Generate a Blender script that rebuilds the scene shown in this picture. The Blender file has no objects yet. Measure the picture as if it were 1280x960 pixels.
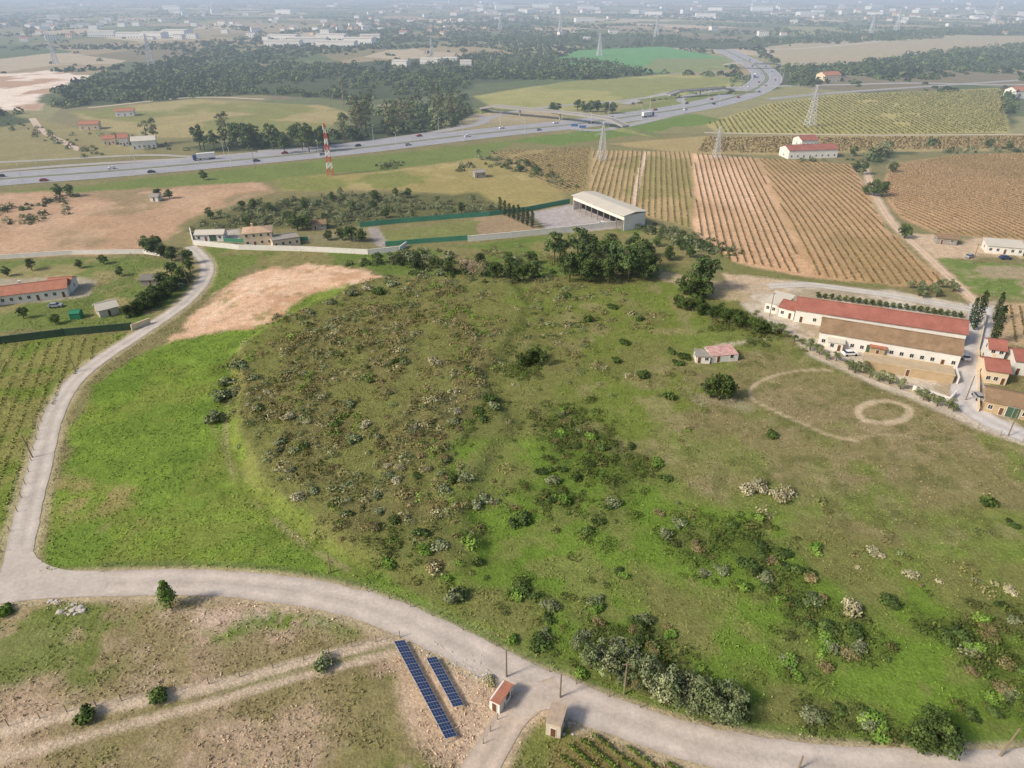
import bpy, math, numpy as np, random
from mathutils import Vector, Matrix
random.seed(7); rng=np.random.default_rng(11)
sc=bpy.context.scene; COL=sc.collection
H=90.0; P=math.radians(29.8); F=865.0; sP,cP=math.sin(P),math.cos(P)
def G(px,py):
    u=(px-640)/F; v=(480-py)/F
    t=H/(sP-v*cP); return (u*t, t*(cP+v*sP))
def s2l(c):
    c=np.asarray(c,float)/255.0
    return np.where(c<=.04045,c/12.92,((c+.055)/1.055)**2.4)
# ---------------- camera / light
cam=bpy.data.cameras.new("camera"); co=bpy.data.objects.new("camera",cam); COL.objects.link(co)
co.location=(0,0,H); co.rotation_euler=(math.pi/2-P,0,0); cam.sensor_width=36; cam.lens=36*F/1280; cam.clip_end=60000; cam.clip_start=1; sc.camera=co
w=bpy.data.worlds.new("World"); sc.world=w; w.use_nodes=True; nt=w.node_tree
bg=nt.nodes["Background"]; sky=nt.nodes.new("ShaderNodeTexSky"); sky.sky_type='NISHITA'; sky.sun_disc=False
sd=Vector((-.9,-.42,0)).normalized(); EL=math.radians(38)
sky.sun_elevation=EL; sky.sun_rotation=math.atan2(sd.x,sd.y); sky.dust_density=3; sky.air_density=1.0
nt.links.new(sky.outputs[0],bg.inputs[0]); bg.inputs[1].default_value=.15
sl=bpy.data.lights.new("sun",'SUN'); so=bpy.data.objects.new("sun",sl); COL.objects.link(so)
sl.energy=3.7; sl.angle=math.radians(10); sl.color=(1,.915,.79)
dv=Vector((sd.x*math.cos(EL),sd.y*math.cos(EL),math.sin(EL))); so.rotation_euler=dv.to_track_quat('Z','Y').to_euler(); so.location=(-200,-100,300)
sc.view_settings.view_transform='Standard'; sc.view_settings.look='None'; sc.view_settings.exposure=0
# ---------------- materials
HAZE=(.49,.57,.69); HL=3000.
MC={}
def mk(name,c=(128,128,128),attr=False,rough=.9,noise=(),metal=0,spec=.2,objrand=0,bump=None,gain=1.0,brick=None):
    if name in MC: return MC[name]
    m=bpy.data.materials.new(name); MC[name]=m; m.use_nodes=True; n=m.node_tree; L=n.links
    b=n.nodes["Principled BSDF"]; out=n.nodes["Material Output"]
    geo=n.nodes.new("ShaderNodeNewGeometry"); pos=geo.outputs['Position']
    if attr:
        a=n.nodes.new("ShaderNodeAttribute"); a.attribute_name="Col"; cur=a.outputs['Color']
    else:
        r=n.nodes.new("ShaderNodeRGB"); lc=s2l(c); r.outputs[0].default_value=(*lc,1); cur=r.outputs[0]
    def scale(cur,val):
        s=n.nodes.new("ShaderNodeVectorMath"); s.operation='SCALE'; L.new(cur,s.inputs[0]); L.new(val,s.inputs[3]); return s.outputs[0]
    for i,(scl,lo,hi) in enumerate(noise):
        t=n.nodes.new("ShaderNodeTexNoise"); t.inputs['Scale'].default_value=scl; t.inputs['Detail'].default_value=5; t.inputs['Roughness'].default_value=.65
        L.new(pos,t.inputs['Vector']); mr=n.nodes.new("ShaderNodeMapRange"); mr.inputs[1].default_value=.3; mr.inputs[2].default_value=.7; mr.inputs[3].default_value=lo*(gain if i==0 else 1); mr.inputs[4].default_value=hi*(gain if i==0 else 1)
        L.new(t.outputs[0],mr.inputs[0]); cur=scale(cur,mr.outputs[0])
    if objrand:
        oi=n.nodes.new("ShaderNodeObjectInfo"); mr=n.nodes.new("ShaderNodeMapRange"); mr.inputs[3].default_value=(1-objrand)*gain; mr.inputs[4].default_value=(1+objrand)*gain
        L.new(oi.outputs['Random'],mr.inputs[0]); cur=scale(cur,mr.outputs[0])
    if brick:
        sp=n.nodes.new("ShaderNodeTexWave"); sp.inputs['Scale'].default_value=brick; sp.inputs['Distortion'].default_value=.3
        tc=n.nodes.new("ShaderNodeTexCoord"); L.new(tc.outputs['Object'],sp.inputs['Vector'])
        mr=n.nodes.new("ShaderNodeMapRange"); mr.inputs[3].default_value=.78; mr.inputs[4].default_value=1.1; L.new(sp.outputs['Fac'],mr.inputs[0]); cur=scale(cur,mr.outputs[0])
    L.new(cur,b.inputs['Base Color']); b.inputs['Roughness'].default_value=rough; b.inputs['Metallic'].default_value=metal
    b.inputs['Specular IOR Level'].default_value=spec
    if bump:
        t=n.nodes.new("ShaderNodeTexNoise"); t.inputs['Scale'].default_value=bump[0]; t.inputs['Detail'].default_value=6; t.inputs['Roughness'].default_value=.7; L.new(pos,t.inputs['Vector'])
        bm=n.nodes.new("ShaderNodeBump"); bm.inputs['Strength'].default_value=1; bm.inputs['Distance'].default_value=bump[1]; L.new(t.outputs[0],bm.inputs['Height']); L.new(bm.outputs[0],b.inputs['Normal'])
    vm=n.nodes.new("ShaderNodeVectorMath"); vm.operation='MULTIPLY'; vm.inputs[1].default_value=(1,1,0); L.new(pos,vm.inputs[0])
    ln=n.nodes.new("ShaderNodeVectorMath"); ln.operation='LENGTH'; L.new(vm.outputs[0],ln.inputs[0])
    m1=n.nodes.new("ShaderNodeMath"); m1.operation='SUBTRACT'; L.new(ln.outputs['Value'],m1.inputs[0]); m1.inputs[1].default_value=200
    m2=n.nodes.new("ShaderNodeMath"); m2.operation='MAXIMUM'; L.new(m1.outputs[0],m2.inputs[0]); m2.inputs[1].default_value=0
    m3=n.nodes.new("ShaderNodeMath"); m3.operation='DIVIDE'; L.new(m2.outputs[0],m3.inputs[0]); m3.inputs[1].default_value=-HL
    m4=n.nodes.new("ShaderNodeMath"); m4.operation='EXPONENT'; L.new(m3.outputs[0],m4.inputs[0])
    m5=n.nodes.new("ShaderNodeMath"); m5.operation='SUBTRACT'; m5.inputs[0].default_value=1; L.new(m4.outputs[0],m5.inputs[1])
    em=n.nodes.new("ShaderNodeEmission"); em.inputs[0].default_value=(*HAZE,1)  # painted haze: emissive tint mixed into every surface, stronger with ground distance
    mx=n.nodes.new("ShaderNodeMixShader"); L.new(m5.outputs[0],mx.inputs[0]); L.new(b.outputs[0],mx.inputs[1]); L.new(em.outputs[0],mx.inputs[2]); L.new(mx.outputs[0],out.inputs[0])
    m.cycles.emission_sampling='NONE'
    return m
# ---------------- numpy noise
def hsh(ix,iy,s):
    a=(ix.astype(np.int64)*374761393+iy.astype(np.int64)*668265263+s*974634777)&0xffffffff
    a=((a^(a>>13))*1274126177)&0xffffffff; a=(a^(a>>16))&0xffffffff
    return a/4294967295.0
def vn(x,y,s=0):
    x=np.asarray(x,float); y=np.asarray(y,float)
    ix=np.floor(x); iy=np.floor(y); fx=x-ix; fy=y-iy; fx=fx*fx*(3-2*fx); fy=fy*fy*(3-2*fy)
    a=hsh(ix,iy,s);b=hsh(ix+1,iy,s);c=hsh(ix,iy+1,s);d=hsh(ix+1,iy+1,s)
    return (a*(1-fx)+b*fx)*(1-fy)+(c*(1-fx)+d*fx)*fy
def fbm(x,y,sc_,s=0,o=4):
    r=0;a=.5;t=0
    for i in range(o):
        r=r+a*vn(np.asarray(x)/sc_*2**i+17*i,np.asarray(y)/sc_*2**i-9*i,s+i*7); t+=a; a*=.55
    return r/t
def ss(a,b,x):
    t=np.clip((x-a)/(b-a),0,1); return t*t*(3-2*t)
def cell(x,y,s):
    ix=np.floor(x);iy=np.floor(y); best=np.full(x.shape,1e9); hid=np.zeros(x.shape)
    for dx in(-1,0,1):
        for dy in(-1,0,1):
            cx=ix+dx;cy=iy+dy; px=cx+hsh(cx,cy,s);py=cy+hsh(cx,cy,s+5); d=np.abs(px-x)+np.abs(py-y)*1.0
            k=d<best; best=np.where(k,d,best); hid=np.where(k,hsh(cx,cy,s+9),hid)
    return hid
def W(poly): return np.array([G(*p) for p in poly])
def sdist(poly,x,y):  # positive inside
    n=len(poly); ins=np.zeros(x.shape,bool); md=np.full(x.shape,1e18)
    for i in range(n):
        ax,ay=poly[i];bx,by=poly[(i+1)%n]
        dx,dy=bx-ax,by-ay; L2=dx*dx+dy*dy+1e-9
        t=np.clip(((x-ax)*dx+(y-ay)*dy)/L2,0,1); md=np.minimum(md,(x-ax-t*dx)**2+(y-ay-t*dy)**2)
        c=((ay>y)!=(by>y)); c&= x<(bx-ax)*(y-ay)/((by-ay) if by!=ay else 1e-9)+ax; ins^=c
    return np.where(ins,1,-1)*np.sqrt(md)
def ldist(pts,x,y):
    md=np.full(x.shape,1e18)
    for i in range(len(pts)-1):
        ax,ay=pts[i];bx,by=pts[i+1]; dx,dy=bx-ax,by-ay; L2=dx*dx+dy*dy+1e-9
        t=np.clip(((x-ax)*dx+(y-ay)*dy)/L2,0,1); md=np.minimum(md,(x-ax-t*dx)**2+(y-ay-t*dy)**2)
    return np.sqrt(md)
def spline(pts,step=2.0,closed=False):
    p=[np.array(q,float) for q in pts]; out=[]
    n=len(p)
    for i in range(n-1 if not closed else n):
        if closed: p0,p1,p2,p3=p[i-1],p[i],p[(i+1)%n],p[(i+2)%n]
        else: p0=p[i-1] if i>0 else 2*p[0]-p[1]; p1=p[i];p2=p[i+1]; p3=p[i+2] if i+2<n else 2*p[-1]-p[-2]
        k=max(2,int(np.linalg.norm(p2-p1)/step))
        for j in range(k):
            t=j/k; out.append(.5*((2*p1)+(-p0+p2)*t+(2*p0-5*p1+4*p2-p3)*t*t+(-p0+3*p1-3*p2+p3)*t**3))
    out.append(p[0] if closed else p[-1])
    return np.array(out)
# ---------------- ground grid
OY=-20.0; r0=20.0; NR=1120; NC=820; TH=math.radians(54); K=(26000/r0)**(1/(NR-1))
rr=r0*K**np.arange(NR); tt=np.linspace(-TH,TH,NC)
R_,T_=np.meshgrid(rr,tt,indexing='ij'); X=(R_*np.sin(T_)).ravel(); Y=(OY+R_*np.cos(T_)).ravel()
D=np.sqrt(X*X+Y*Y)
C=np.empty((X.size,3)); C[:]=s2l((122,116,80))
def mixc(idx,col,a): C[idx]=C[idx]*(1-a[:,None])+np.asarray(col)*a[:,None]
def paint(poly,col,soft=1.0,warp=1.5,ws=10,alpha=1.0,nz=None,world=False,seed=0):
    p=poly if world else W(poly); m=soft+warp+1
    k=np.nonzero((X>p[:,0].min()-m)&(X<p[:,0].max()+m)&(Y>p[:,1].min()-m)&(Y<p[:,1].max()+m))[0]
    if k.size==0: return
    x=X[k];y=Y[k]
    if warp: xw=x+(fbm(x,y,ws,3+seed)-.5)*3*warp; yw=y+(fbm(x,y,ws,53+seed)-.5)*3*warp
    else: xw,yw=x,y
    a=ss(-soft,soft,sdist(p,xw,yw))*alpha
    if nz: a=a*ss(nz[1],nz[2],fbm(x,y,nz[0],nz[3] if len(nz)>3 else 5))
    mixc(k,s2l(col),a)
def pline(pts,wd,col,soft=.5,alpha=1.0,world=False,warp=.4,nz=None):
    p=np.array(pts) if world else W(pts); m=wd+soft+2
    k=np.nonzero((X>p[:,0].min()-m)&(X<p[:,0].max()+m)&(Y>p[:,1].min()-m)&(Y<p[:,1].max()+m))[0]
    if k.size==0: return
    x=X[k];y=Y[k]; d=ldist(p,x,y)+(fbm(x,y,4,8)-.5)*2*warp
    a=(1-ss(wd/2-soft/2,wd/2+soft/2,d))*alpha
    if nz: a=a*ss(nz[1],nz[2],fbm(x,y,nz[0],5))
    mixc(k,s2l(col),a)
GREEN=(104,125,54)
# far mosaic
k=np.nonzero(D>480)[0]; x=X[k];y=Y[k]
xa=(x*.93+y*.37);ya=(-x*.37+y*.93)
hh=cell(xa/130,ya/230,3)
pal=s2l([(124,118,88),(104,110,78),(146,132,104),(88,100,68),(134,130,92),(168,154,130),(92,100,72),(118,110,88)])
cc=pal[(hh*7.999).astype(int)]
aa=ss(480,650,D[k]); C[k]=C[k]*(1-aa[:,None])+cc*aa[:,None]
# mid/far fields
WOODS=[([(110,108),(170,92),(300,84),(450,78),(600,68),(700,68),(800,88),(798,95),(700,98),(600,104),(560,120),(450,126),(330,118),(200,126),(80,136),(60,132)],1.),
 ([(905,104),(960,84),(1060,80),(1180,64),(1280,56),(1330,56),(1330,88),(1150,87),(1050,93),(1000,104),(930,120)],1.),
 ([(560,50),(700,44),(830,44),(900,52),(1000,47),(1280,30),(1340,28),(1340,40),(1000,57),(900,62),(800,58),(700,56)],.8),
 ([(425,165),(480,136),(580,122),(592,142),(560,160),(480,178),(420,188),(240,192),(228,184),(270,176),(380,174)],1.),
 ([(-40,140),(30,142),(42,160),(30,170),(-40,175)],1.),
 ([(1082,196),(1100,182),(1168,176),(1176,186),(1120,192),(1092,208)],1.),
 ([(1250,110),(1262,108),(1275,150),(1258,160)],1.)]
for wp,_ in WOODS: paint(wp,(74,82,58),soft=4,warp=8,ws=40)
paint([(-80,98),(60,88),(110,95),(60,120),(40,138),(-80,134)],(214,198,182),4,10,40)
paint([(-80,98),(60,88),(110,95),(60,120),(40,138),(-80,134)],(170,140,115),4,10,40,nz=(50,.5,.6))
paint([(90,140),(240,124),(400,131),(440,142),(400,164),(270,172),(180,172),(130,162)],(152,140,98),3,4,30)
paint([(90,140),(240,124),(400,131),(440,142),(400,164),(270,172)],(124,124,76),3,8,30,nz=(50,.45,.6))
paint([(-60,168),(60,150),(130,165),(180,190),(100,198),(-60,215)],(136,128,90),3,4,30)
paint([(690,76),(720,63),(830,58),(905,72),(925,86),(860,91),(760,90)],(92,138,86),2,0)
paint([(820,73),(905,73),(925,86),(860,91),(800,88)],(120,128,84),2,0)
YF=[(590,120),(700,103),(830,93),(930,97),(930,106),(860,118),(780,128),(700,140),(620,136)]
paint(YF,(148,144,92),3,3,30); paint(YF,(120,126,74),3,3,30,alpha=.7,nz=(60,.45,.6))
paint([(960,58),(1100,42),(1330,46),(1330,58),(1150,68),(1060,80),(980,85)],(158,146,120),3,3,30)
paint([(880,154),(960,130),(1050,118),(1250,110),(1262,166),(1100,168),(900,167)],(160,150,96),2,1)
paint([(760,180),(880,170),(1330,168),(1330,188),(1110,190),(960,194),(860,192)],(154,138,96),2,1)
paint([(640,176),(780,154),(870,143),(905,150),(800,168),(700,182)],(100,120,60),2,4,20)
paint([(770,140),(860,118),(925,108),(930,120),(870,134),(790,148)],(116,122,72),2,4,20)
paint([(-60,244),(100,232),(320,208),(560,184),(650,174),(610,196),(480,212),(350,226),(100,242),(-60,250)],(106,118,64),3,4,20)
BF=[(-80,242),(100,239),(330,229),(348,240),(300,252),(235,275),(215,300),(140,318),(-80,324)]
paint(BF,(170,140,112),3,4,20); paint(BF,(144,126,96),3,4,20,nz=(30,.5,.65)); paint(BF,(186,156,128),3,4,20,alpha=.6,nz=(22,.52,.66,90))
OF=[(345,224),(480,213),(600,197),(660,215),(708,245),(700,258),(620,262),(560,242),(440,238),(360,238)]
paint(OF,(146,134,86),3,3,20); paint(OF,(112,120,64),3,3,20,alpha=.8,nz=(35,.52,.64)); paint(OF,(164,148,104),3,3,20,alpha=.7,nz=(16,.54,.66,71))
THK=[(232,290),(262,272),(300,258),(380,248),(440,242),(560,244),(600,240),(625,262),(560,272),(450,282),(300,286)]
paint(THK,(98,98,64),3,3,20)
MD=[(235,312),(500,314),(800,285),(872,300),(866,335),(700,347),(500,345),(440,335),(250,330)]
paint(MD,(98,114,56),3,4,15); paint(MD,(126,120,78),3,4,15,nz=(20,.48,.6))
V1R=[(947,198),(975,199),(1066,206),(1084,240),(1108,286),(1145,322),(1184,354),(1110,357),(1012,345)]
V1=[(866,192),(975,200),(1066,206),(1084,240),(1108,286),(1145,322),(1184,354),(1110,357),(990,344),(900,324),(868,288)]
V2=[(740,188),(866,190),(866,286),(810,272),(735,238)]
V3=[(612,190),(740,184),(733,240),(700,240),(650,214)]
V4=[(1112,206),(1200,193),(1400,188),(1400,310),(1280,300),(1170,292),(1125,272),(1102,240)]
V5=[(885,154),(960,131),(1050,119),(1250,111),(1262,165),(1100,168),(900,166)]
V6=[(880,172),(1330,170),(1330,186),(1110,188),(960,192),(870,190)]
paint(V1,(192,158,124),1.5,1); paint([(866,192),(925,196),(990,345),(900,324),(868,288)],(212,176,144),1,3,30,nz=(60,.4,.6))
paint(V1R,(174,144,108),2,4,20,alpha=.85); paint(V1R,(150,130,90),2,4,20,alpha=.6,nz=(45,.52,.66,8))
paint(V2,(174,150,110),1.5,1); paint(V2,(134,128,78),1.5,3,30,alpha=.7,nz=(50,.5,.62)); paint(V3,(148,132,90),1.5,1); paint(V4,(182,148,114),1.5,1); paint(V4,(160,134,98),1.5,1,nz=(40,.5,.64))
pline([(808,190),(800,215),(790,262)],3,(206,182,156))
# near regions
paint([(480,345),(700,347),(866,335),(900,360),(1000,420),(1280,545),(1500,640),(1500,960),(1300,1000),(500,1000),(420,700),(300,620),(290,520),(300,430),(400,370)],(112,114,66),2,2)
PAST=[(800,480),(880,400),(940,415),(1000,440),(1280,550),(1500,630),(1500,760),(1280,700),(1060,670),(960,630),(860,600),(820,540)]
paint(PAST,(124,117,80),4,5,20)
paint(PAST,(144,129,100),4,5,20,alpha=.5,nz=(28,.54,.68,31))
UC=[(640,360),(860,350),(940,410),(880,430),(860,520),(900,600),(820,640),(740,560),(640,470)]
paint(UC,(106,118,56),4,6,20,nz=(22,.38,.56,12)); paint(UC,(136,128,90),4,6,20,alpha=.7,nz=(9,.54,.68,112))
LR=[(560,560),(700,540),(860,600),(1060,660),(1280,690),(1500,740),(1500,940),(1280,950),(900,930),(640,800),(480,730)]
paint(LR,(100,122,50),4,6,20,nz=(20,.32,.48,44)); paint(LR,(120,119,72),4,6,20,alpha=.6,nz=(7,.54,.68,144))
paint(PAST,(108,121,60),4,5,20,alpha=.8,nz=(24,.47,.6,77))
paint(PAST,(156,140,110),4,5,20,alpha=.3,nz=(5,.58,.70,177)); paint(PAST,(96,98,58),4,5,20,alpha=.6,nz=(4,.58,.68,277))
FG=[(62,712),(52,690),(60,640),(75,600),(92,535),(120,482),(165,448),(215,424),(300,412),(370,368),(430,352),(455,356),(400,385),(335,415),(308,440),(302,480),(298,545),(312,600),(360,640),(420,690),(470,720),(620,790),(560,788),(470,745),(380,722),(250,712),(130,714)]
paint(FG,GREEN,1.2,1.5,8)
paint(FG,(122,128,64),1.2,1.5,8,alpha=.6,nz=(18,.48,.62,15)); paint(FG,(88,110,46),1.2,1.5,8,alpha=.6,nz=(9,.55,.68,18)); paint(FG,(116,138,58),1.2,1.5,8,alpha=.6,nz=(5,.54,.66,118))
for (a,b,r) in [(120,615,5),(140,625,6),(100,600,4),(160,660,4),(90,640,4)]:
    cx,cy=G(a,b); th=np.linspace(0,2*math.pi,10)[:-1]; paint(np.c_[cx+r*np.cos(th),cy+r*.8*np.sin(th)],(146,132,90),2,3,5,alpha=.7,world=True,nz=(4,.4,.6))
BANK=spline(W([(330,425),(302,455),(296,500),(294,550),(306,598),(345,640),(395,680),(450,712)]),3)
pline(BANK,5,(108,116,58),2,.6,world=True,nz=(12,.35,.55)); pline(BANK+np.array([-2.2,0]),1.1,(146,138,100),.8,.7,world=True,nz=(8,.38,.56)); pline([(262,525),(285,575),(320,610)],1.0,(122,122,76),.8,.6)
BS=[(203,428),(250,388),(290,352),(340,334),(400,332),(458,338),(478,347),(430,358),(385,368),(360,385),(335,408),(280,413),(235,420)]
paint(BS,(202,168,138),2,4,7); paint(BS,(186,150,118),1,2.2,8,nz=(9,.5,.62)); paint(BS,(214,184,156),1,2.2,8,alpha=.7,nz=(5,.56,.66,66)); paint(BS,(140,130,86),2,4,8,alpha=.8,nz=(6,.66,.74,33))
pline([(250,402),(300,370),(350,352),(420,345)],2.0,(220,194,168),1,.5); pline([(262,408),(320,380),(380,360)],1.2,(184,152,124),1,.6)
LP=[(-60,328),(180,320),(236,332),(238,362),(185,402),(-60,420)]
paint(LP,(104,116,62),1,1); paint(LP,(138,130,88),1,1,nz=(14,.48,.6))
paint([(-60,380),(60,378),(110,370),(120,350),(90,345),(-60,350)],(164,154,136),1,1,alpha=.8)
paint([(240,320),(330,318),(300,345),(262,372),(262,340)],(108,120,62),1,2)
LS=[(-80,430),(165,415),(130,442),(92,478),(66,525),(48,585),(22,640),(0,690),(-80,760)]
paint(LS,(126,124,74),1,1); paint(LS,(106,120,56),1,1,nz=(16,.42,.56))
BL=[(-200,755),(0,752),(400,748),(500,778),(650,855),(590,1050),(-200,1050)]
paint(BL,(164,144,120),1,1)
paint(BL,(132,122,84),1,1,alpha=.8,nz=(14,.46,.62,61)); paint(BL,(106,114,60),1,1,alpha=.75,nz=(16,.58,.68,91)); paint(BL,(142,126,98),1,1,alpha=.6,nz=(3,.52,.66,191)); paint(BL,(176,158,136),1,1,alpha=.3,nz=(3.2,.58,.70,291))
paint([(-40,760),(90,752),(200,756),(120,800),(170,830),(100,850),(-40,870)],(98,114,52),2,3,8,alpha=.8,nz=(7,.40,.56))
paint([(240,795),(330,770),(400,775),(470,790),(300,800)],(100,118,52),2,3,8,nz=(7,.4,.5))
paint([(300,800),(490,806),(560,940),(440,960),(300,900),(100,960),(60,940),(200,890)],(126,117,80),2,3,8,alpha=.75,nz=(6,.36,.58))
paint([(490,812),(620,835),(650,860),(600,960),(520,940)],(178,156,132),1.5,1.5,5)
paint([(180,760),(330,762),(420,775),(250,785)],(188,168,150),1.5,2,5,alpha=.7,nz=(6,.4,.55))
BR=[(620,1000),(640,940),(690,885),(760,905),(900,965),(960,1000)]
paint(BR,(112,116,64),1,1); paint(BR,(164,146,120),1,1,nz=(5,.5,.6)); paint([(690,935),(740,905),(880,965),(860,1000),(680,1000)],(122,114,72),1,.5)
# farm yard
YD=[(930,380),(945,352),(1000,349),(1110,362),(1213,380),(1245,377),(1238,440),(1232,500),(1280,535),(1340,555),(1340,575),(1205,530),(1150,505),(1085,478),(1010,445),(990,418),(945,398)]
paint(YD,(186,174,156),1,1); paint(YD,(160,146,122),1,1,nz=(9,.5,.6))
paint([(820,342),(900,352),(935,358),(935,378),(890,372),(835,352)],(178,160,130),1,3,8,alpha=.8)
paint([(905,342),(990,345),(985,365),(930,368),(905,356)],(184,164,138),1,2,8)
SG=[(1175,322),(1280,332),(1400,335),(1400,385),(1250,372),(1215,366)]
paint(SG,(108,124,66),1,2); paint(SG,(152,140,110),1,2,nz=(14,.5,.6))
paint([(1128,290),(1180,295),(1400,305),(1400,328),(1280,325),(1170,322)],(184,162,136),1,2,nz=(14,.35,.5))
paint([(1250,378),(1400,380),(1400,440),(1252,432)],(172,150,118),1,1)
paint([(900,325),(985,345),(1110,357),(1110,364),(985,350),(895,340)],(114,114,70),1,1.5)
# property yards mid
paint([(660,266),(712,256),(790,276),(800,283),(690,292)],(164,156,152),1,.5)
paint([(590,272),(650,266),(685,292),(600,298)],(148,130,102),1,1); paint([(470,290),(600,275),(590,297),(485,305)],(116,120,72),1,1)
paint([(240,290),(300,286),(300,302),(245,303)],(168,160,148),1,.5); paint([(380,295),(465,285),(480,305),(385,305)],(130,124,92),1,1)
pline([(466,286),(478,306)],5,(150,142,134)); pline([(812,300),(880,305),(905,325)],6,(114,114,70))
# tracks
RING=[]
for i in range(25):
    a=2*math.pi*i/24; RING.append(G(1105+33*math.cos(a),515+13.5*math.sin(a)))
pline(RING,1.9,(184,166,138),1.0,.92,world=True,warp=.5)
LOOP=spline(W([(1040,463),(1000,463),(960,472),(938,486),(942,500),(965,512),(1000,528),(1040,546),(1072,551)]),3)
pline(LOOP,.9,(176,159,130),.7,.85,world=True,warp=.2); pline(spline(W([(1060,548),(1110,543),(1150,548)]),3),.8,(168,152,124),.8,.5,world=True)
pline([(870,445),(900,432),(955,424)],2,(188,178,154),1,.6); pline([(880,500),(900,498),(930,508)],5,(156,146,122),3,.5)
TR1=[(500,800),(440,812),(380,828),(300,850),(220,868),(120,886),(50,902),(-40,922)]
TR2=[(494,814),(430,832),(350,852),(250,882),(150,908),(40,938),(-40,955)]
T1=spline(W(TR1),2);T2=spline(W(TR2),2)
pline(T1,2.2,(186,168,146),.7,.9,world=True,warp=.2); pline(T2,1.7,(182,164,142),.7,.85,world=True,warp=.2)
pline(spline(W([(497,807),(435,822),(365,840),(275,866),(180,890)]),2),1.1,(110,112,68),.6,.6,world=True)
# scrub density
SCR=[([(298,440),(335,412),(400,375),(470,352),(560,345),(640,350),(660,380),(640,430),(600,470),(640,530),(600,590),(585,640),(600,700),(560,722),(490,715),(430,690),(370,655),(318,600),(296,545)],1.,'b'),
 ([(420,560),(560,540),(660,600),(600,720),(520,725),(440,690)],.8,'b'),
 ([(655,500),(725,500),(785,545),(805,600),(765,640),(700,660),(640,620),(660,560)],1.,'h'),
 ([(630,435),(685,440),(690,470),(640,480)],1.,'h'),([(540,500),(640,500),(640,530),(590,545)],1.,'h'),([(430,640),(520,650),(590,690),(560,722),(470,712)],1.,'h'),
 ([(600,380),(680,370),(700,400),(640,430)],.85,'b'),
 ([(790,560),(900,590),(940,650),(860,640)],.7,'b'),
 ([(860,640),(960,655),(1050,715),(1075,790),(1180,750),(1280,765),(1420,800),(1420,930),(1100,935),(950,910),(850,880),(700,805),(610,782),(640,755),(800,752),(850,710)],.93,'g'),
 ([(610,782),(640,752),(800,765),(860,840),(930,900),(850,880),(700,805)],1.,'h'),([(870,655),(960,660),(1010,710),(1020,760),(920,740),(860,700)],1.,'h'),
 ([(640,345),(760,350),(860,370),(850,400),(760,420),(760,480),(700,500),(640,460)],.5,'b'),
 ([(560,320),(700,300),(700,350),(480,352)],.5,'b'),([(850,372),(950,400),(1010,432),(1000,440),(930,415),(850,392)],1.,'g'),
 ([(900,590),(1060,650),(1280,720),(1280,750),(1050,700),(900,640)],.3,'b'),
 ([(600,640),(700,660),(800,740),(640,760),(580,720)],.4,'g'),([(760,440),(880,480),(900,560),(800,560)],.25,'b')]
SCW=[(W(a),b,c) for a,b,c in SCR]
def dens(x,y):
    d=np.zeros(x.shape); kd=np.zeros(x.shape)
    n1=ss(.42,.58,fbm(x,y,11,101)); 
    for p,wg,kk in SCW:
        xw=x+(fbm(x,y,10,3)-.5)*22; yw=y+(fbm(x,y,10,53)-.5)*22
        a=ss(-5,5,sdist(p,xw,yw))*wg; th={'b':.10,'g':0,'h':.32}[kk] if wg>.9 else 0
        v=a*np.clip(n1+th,0,1); kd=np.where(v>d,0.0 if kk=='b' else 1.0,kd); d=np.maximum(d,v)
    return d,kd
# roads data
MAIN=spline(W([(-120,752),(-40,744),(0,739),(60,733),(130,730),(200,728),(270,729),(340,735),(400,744),(450,756),(500,774),(550,796),(600,821),(650,846),(700,868),(760,893),(820,914),(880,932),(940,944),(1000,953),(1100,962),(1200,965),(1320,961),(1500,952)]),1.5)
WEST=spline(W([(22,738),(20,715),(24,690),(34,645),(47,595),(58,550),(70,512),(92,478),(122,452),(158,428),(193,405),(224,384),(245,364),(257,346),(259,332),(250,319),(238,308)]),1.5)
DRV=spline(W([(700,862),(668,872),(645,890),(622,925),(600,962),(590,990)]),1.5)
FARM=spline(W([(1226,382),(1222,420),(1214,460),(1206,500),(1230,522),(1280,545),(1400,590)]),2)
FARM2=spline(W([(960,358),(1010,356),(1060,362),(1110,369),(1160,378),(1222,388)]),2)
TRK=spline(W([(1080,205),(1090,235),(1098,252),(1118,282),(1150,312),(1185,345),(1222,380)]),3)
FHEDGE=spline(W([(945,408),(990,425),(1050,455),(1110,480),(1170,505),(1215,525)]),2)
SP0=SCW[0][0]
def zfun(x,y):
    dd,_=dens(x,y); z=dd*(fbm(x,y,6,200)-.45)*1.3
    sdv=sdist(SP0,x+(fbm(x,y,12,31)-.5)*4,y); fade=1-ss(-35,45,x)
    z=z+1.8*ss(-2.2,2.2,sdv)*fade
    rd=np.minimum(np.minimum(ldist(MAIN[::5],x,y),ldist(WEST[::5],x,y)),ldist(FARM[::4],x,y))
    return z*ss(3.6,9,rd)
k=np.nonzero((D<330)&(X>-110)&(Y<330))[0]; dd,kd=dens(X[k],Y[k])
cb=np.where(kd[:,None]>.5,s2l((78,88,46)),s2l((110,103,68))); a=(dd*.68)[:,None]; C[k]=C[k]*(1-a)+cb*a
Z=np.zeros(X.size); Z[k]=zfun(X[k],Y[k])
for pl,wd,c_ in[(MAIN,8.4,(172,156,128)),(WEST,7.2,(164,152,120)),(DRV,6.5,(186,164,140)),(TRK,4.5,(194,170,144))]:
    pline(pl[::4],wd,c_,2.0,.85,world=True,warp=.9)
pline(MAIN[::4]+np.array([0,4.6]),1.2,(96,116,50),1,.8,world=True)
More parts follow.
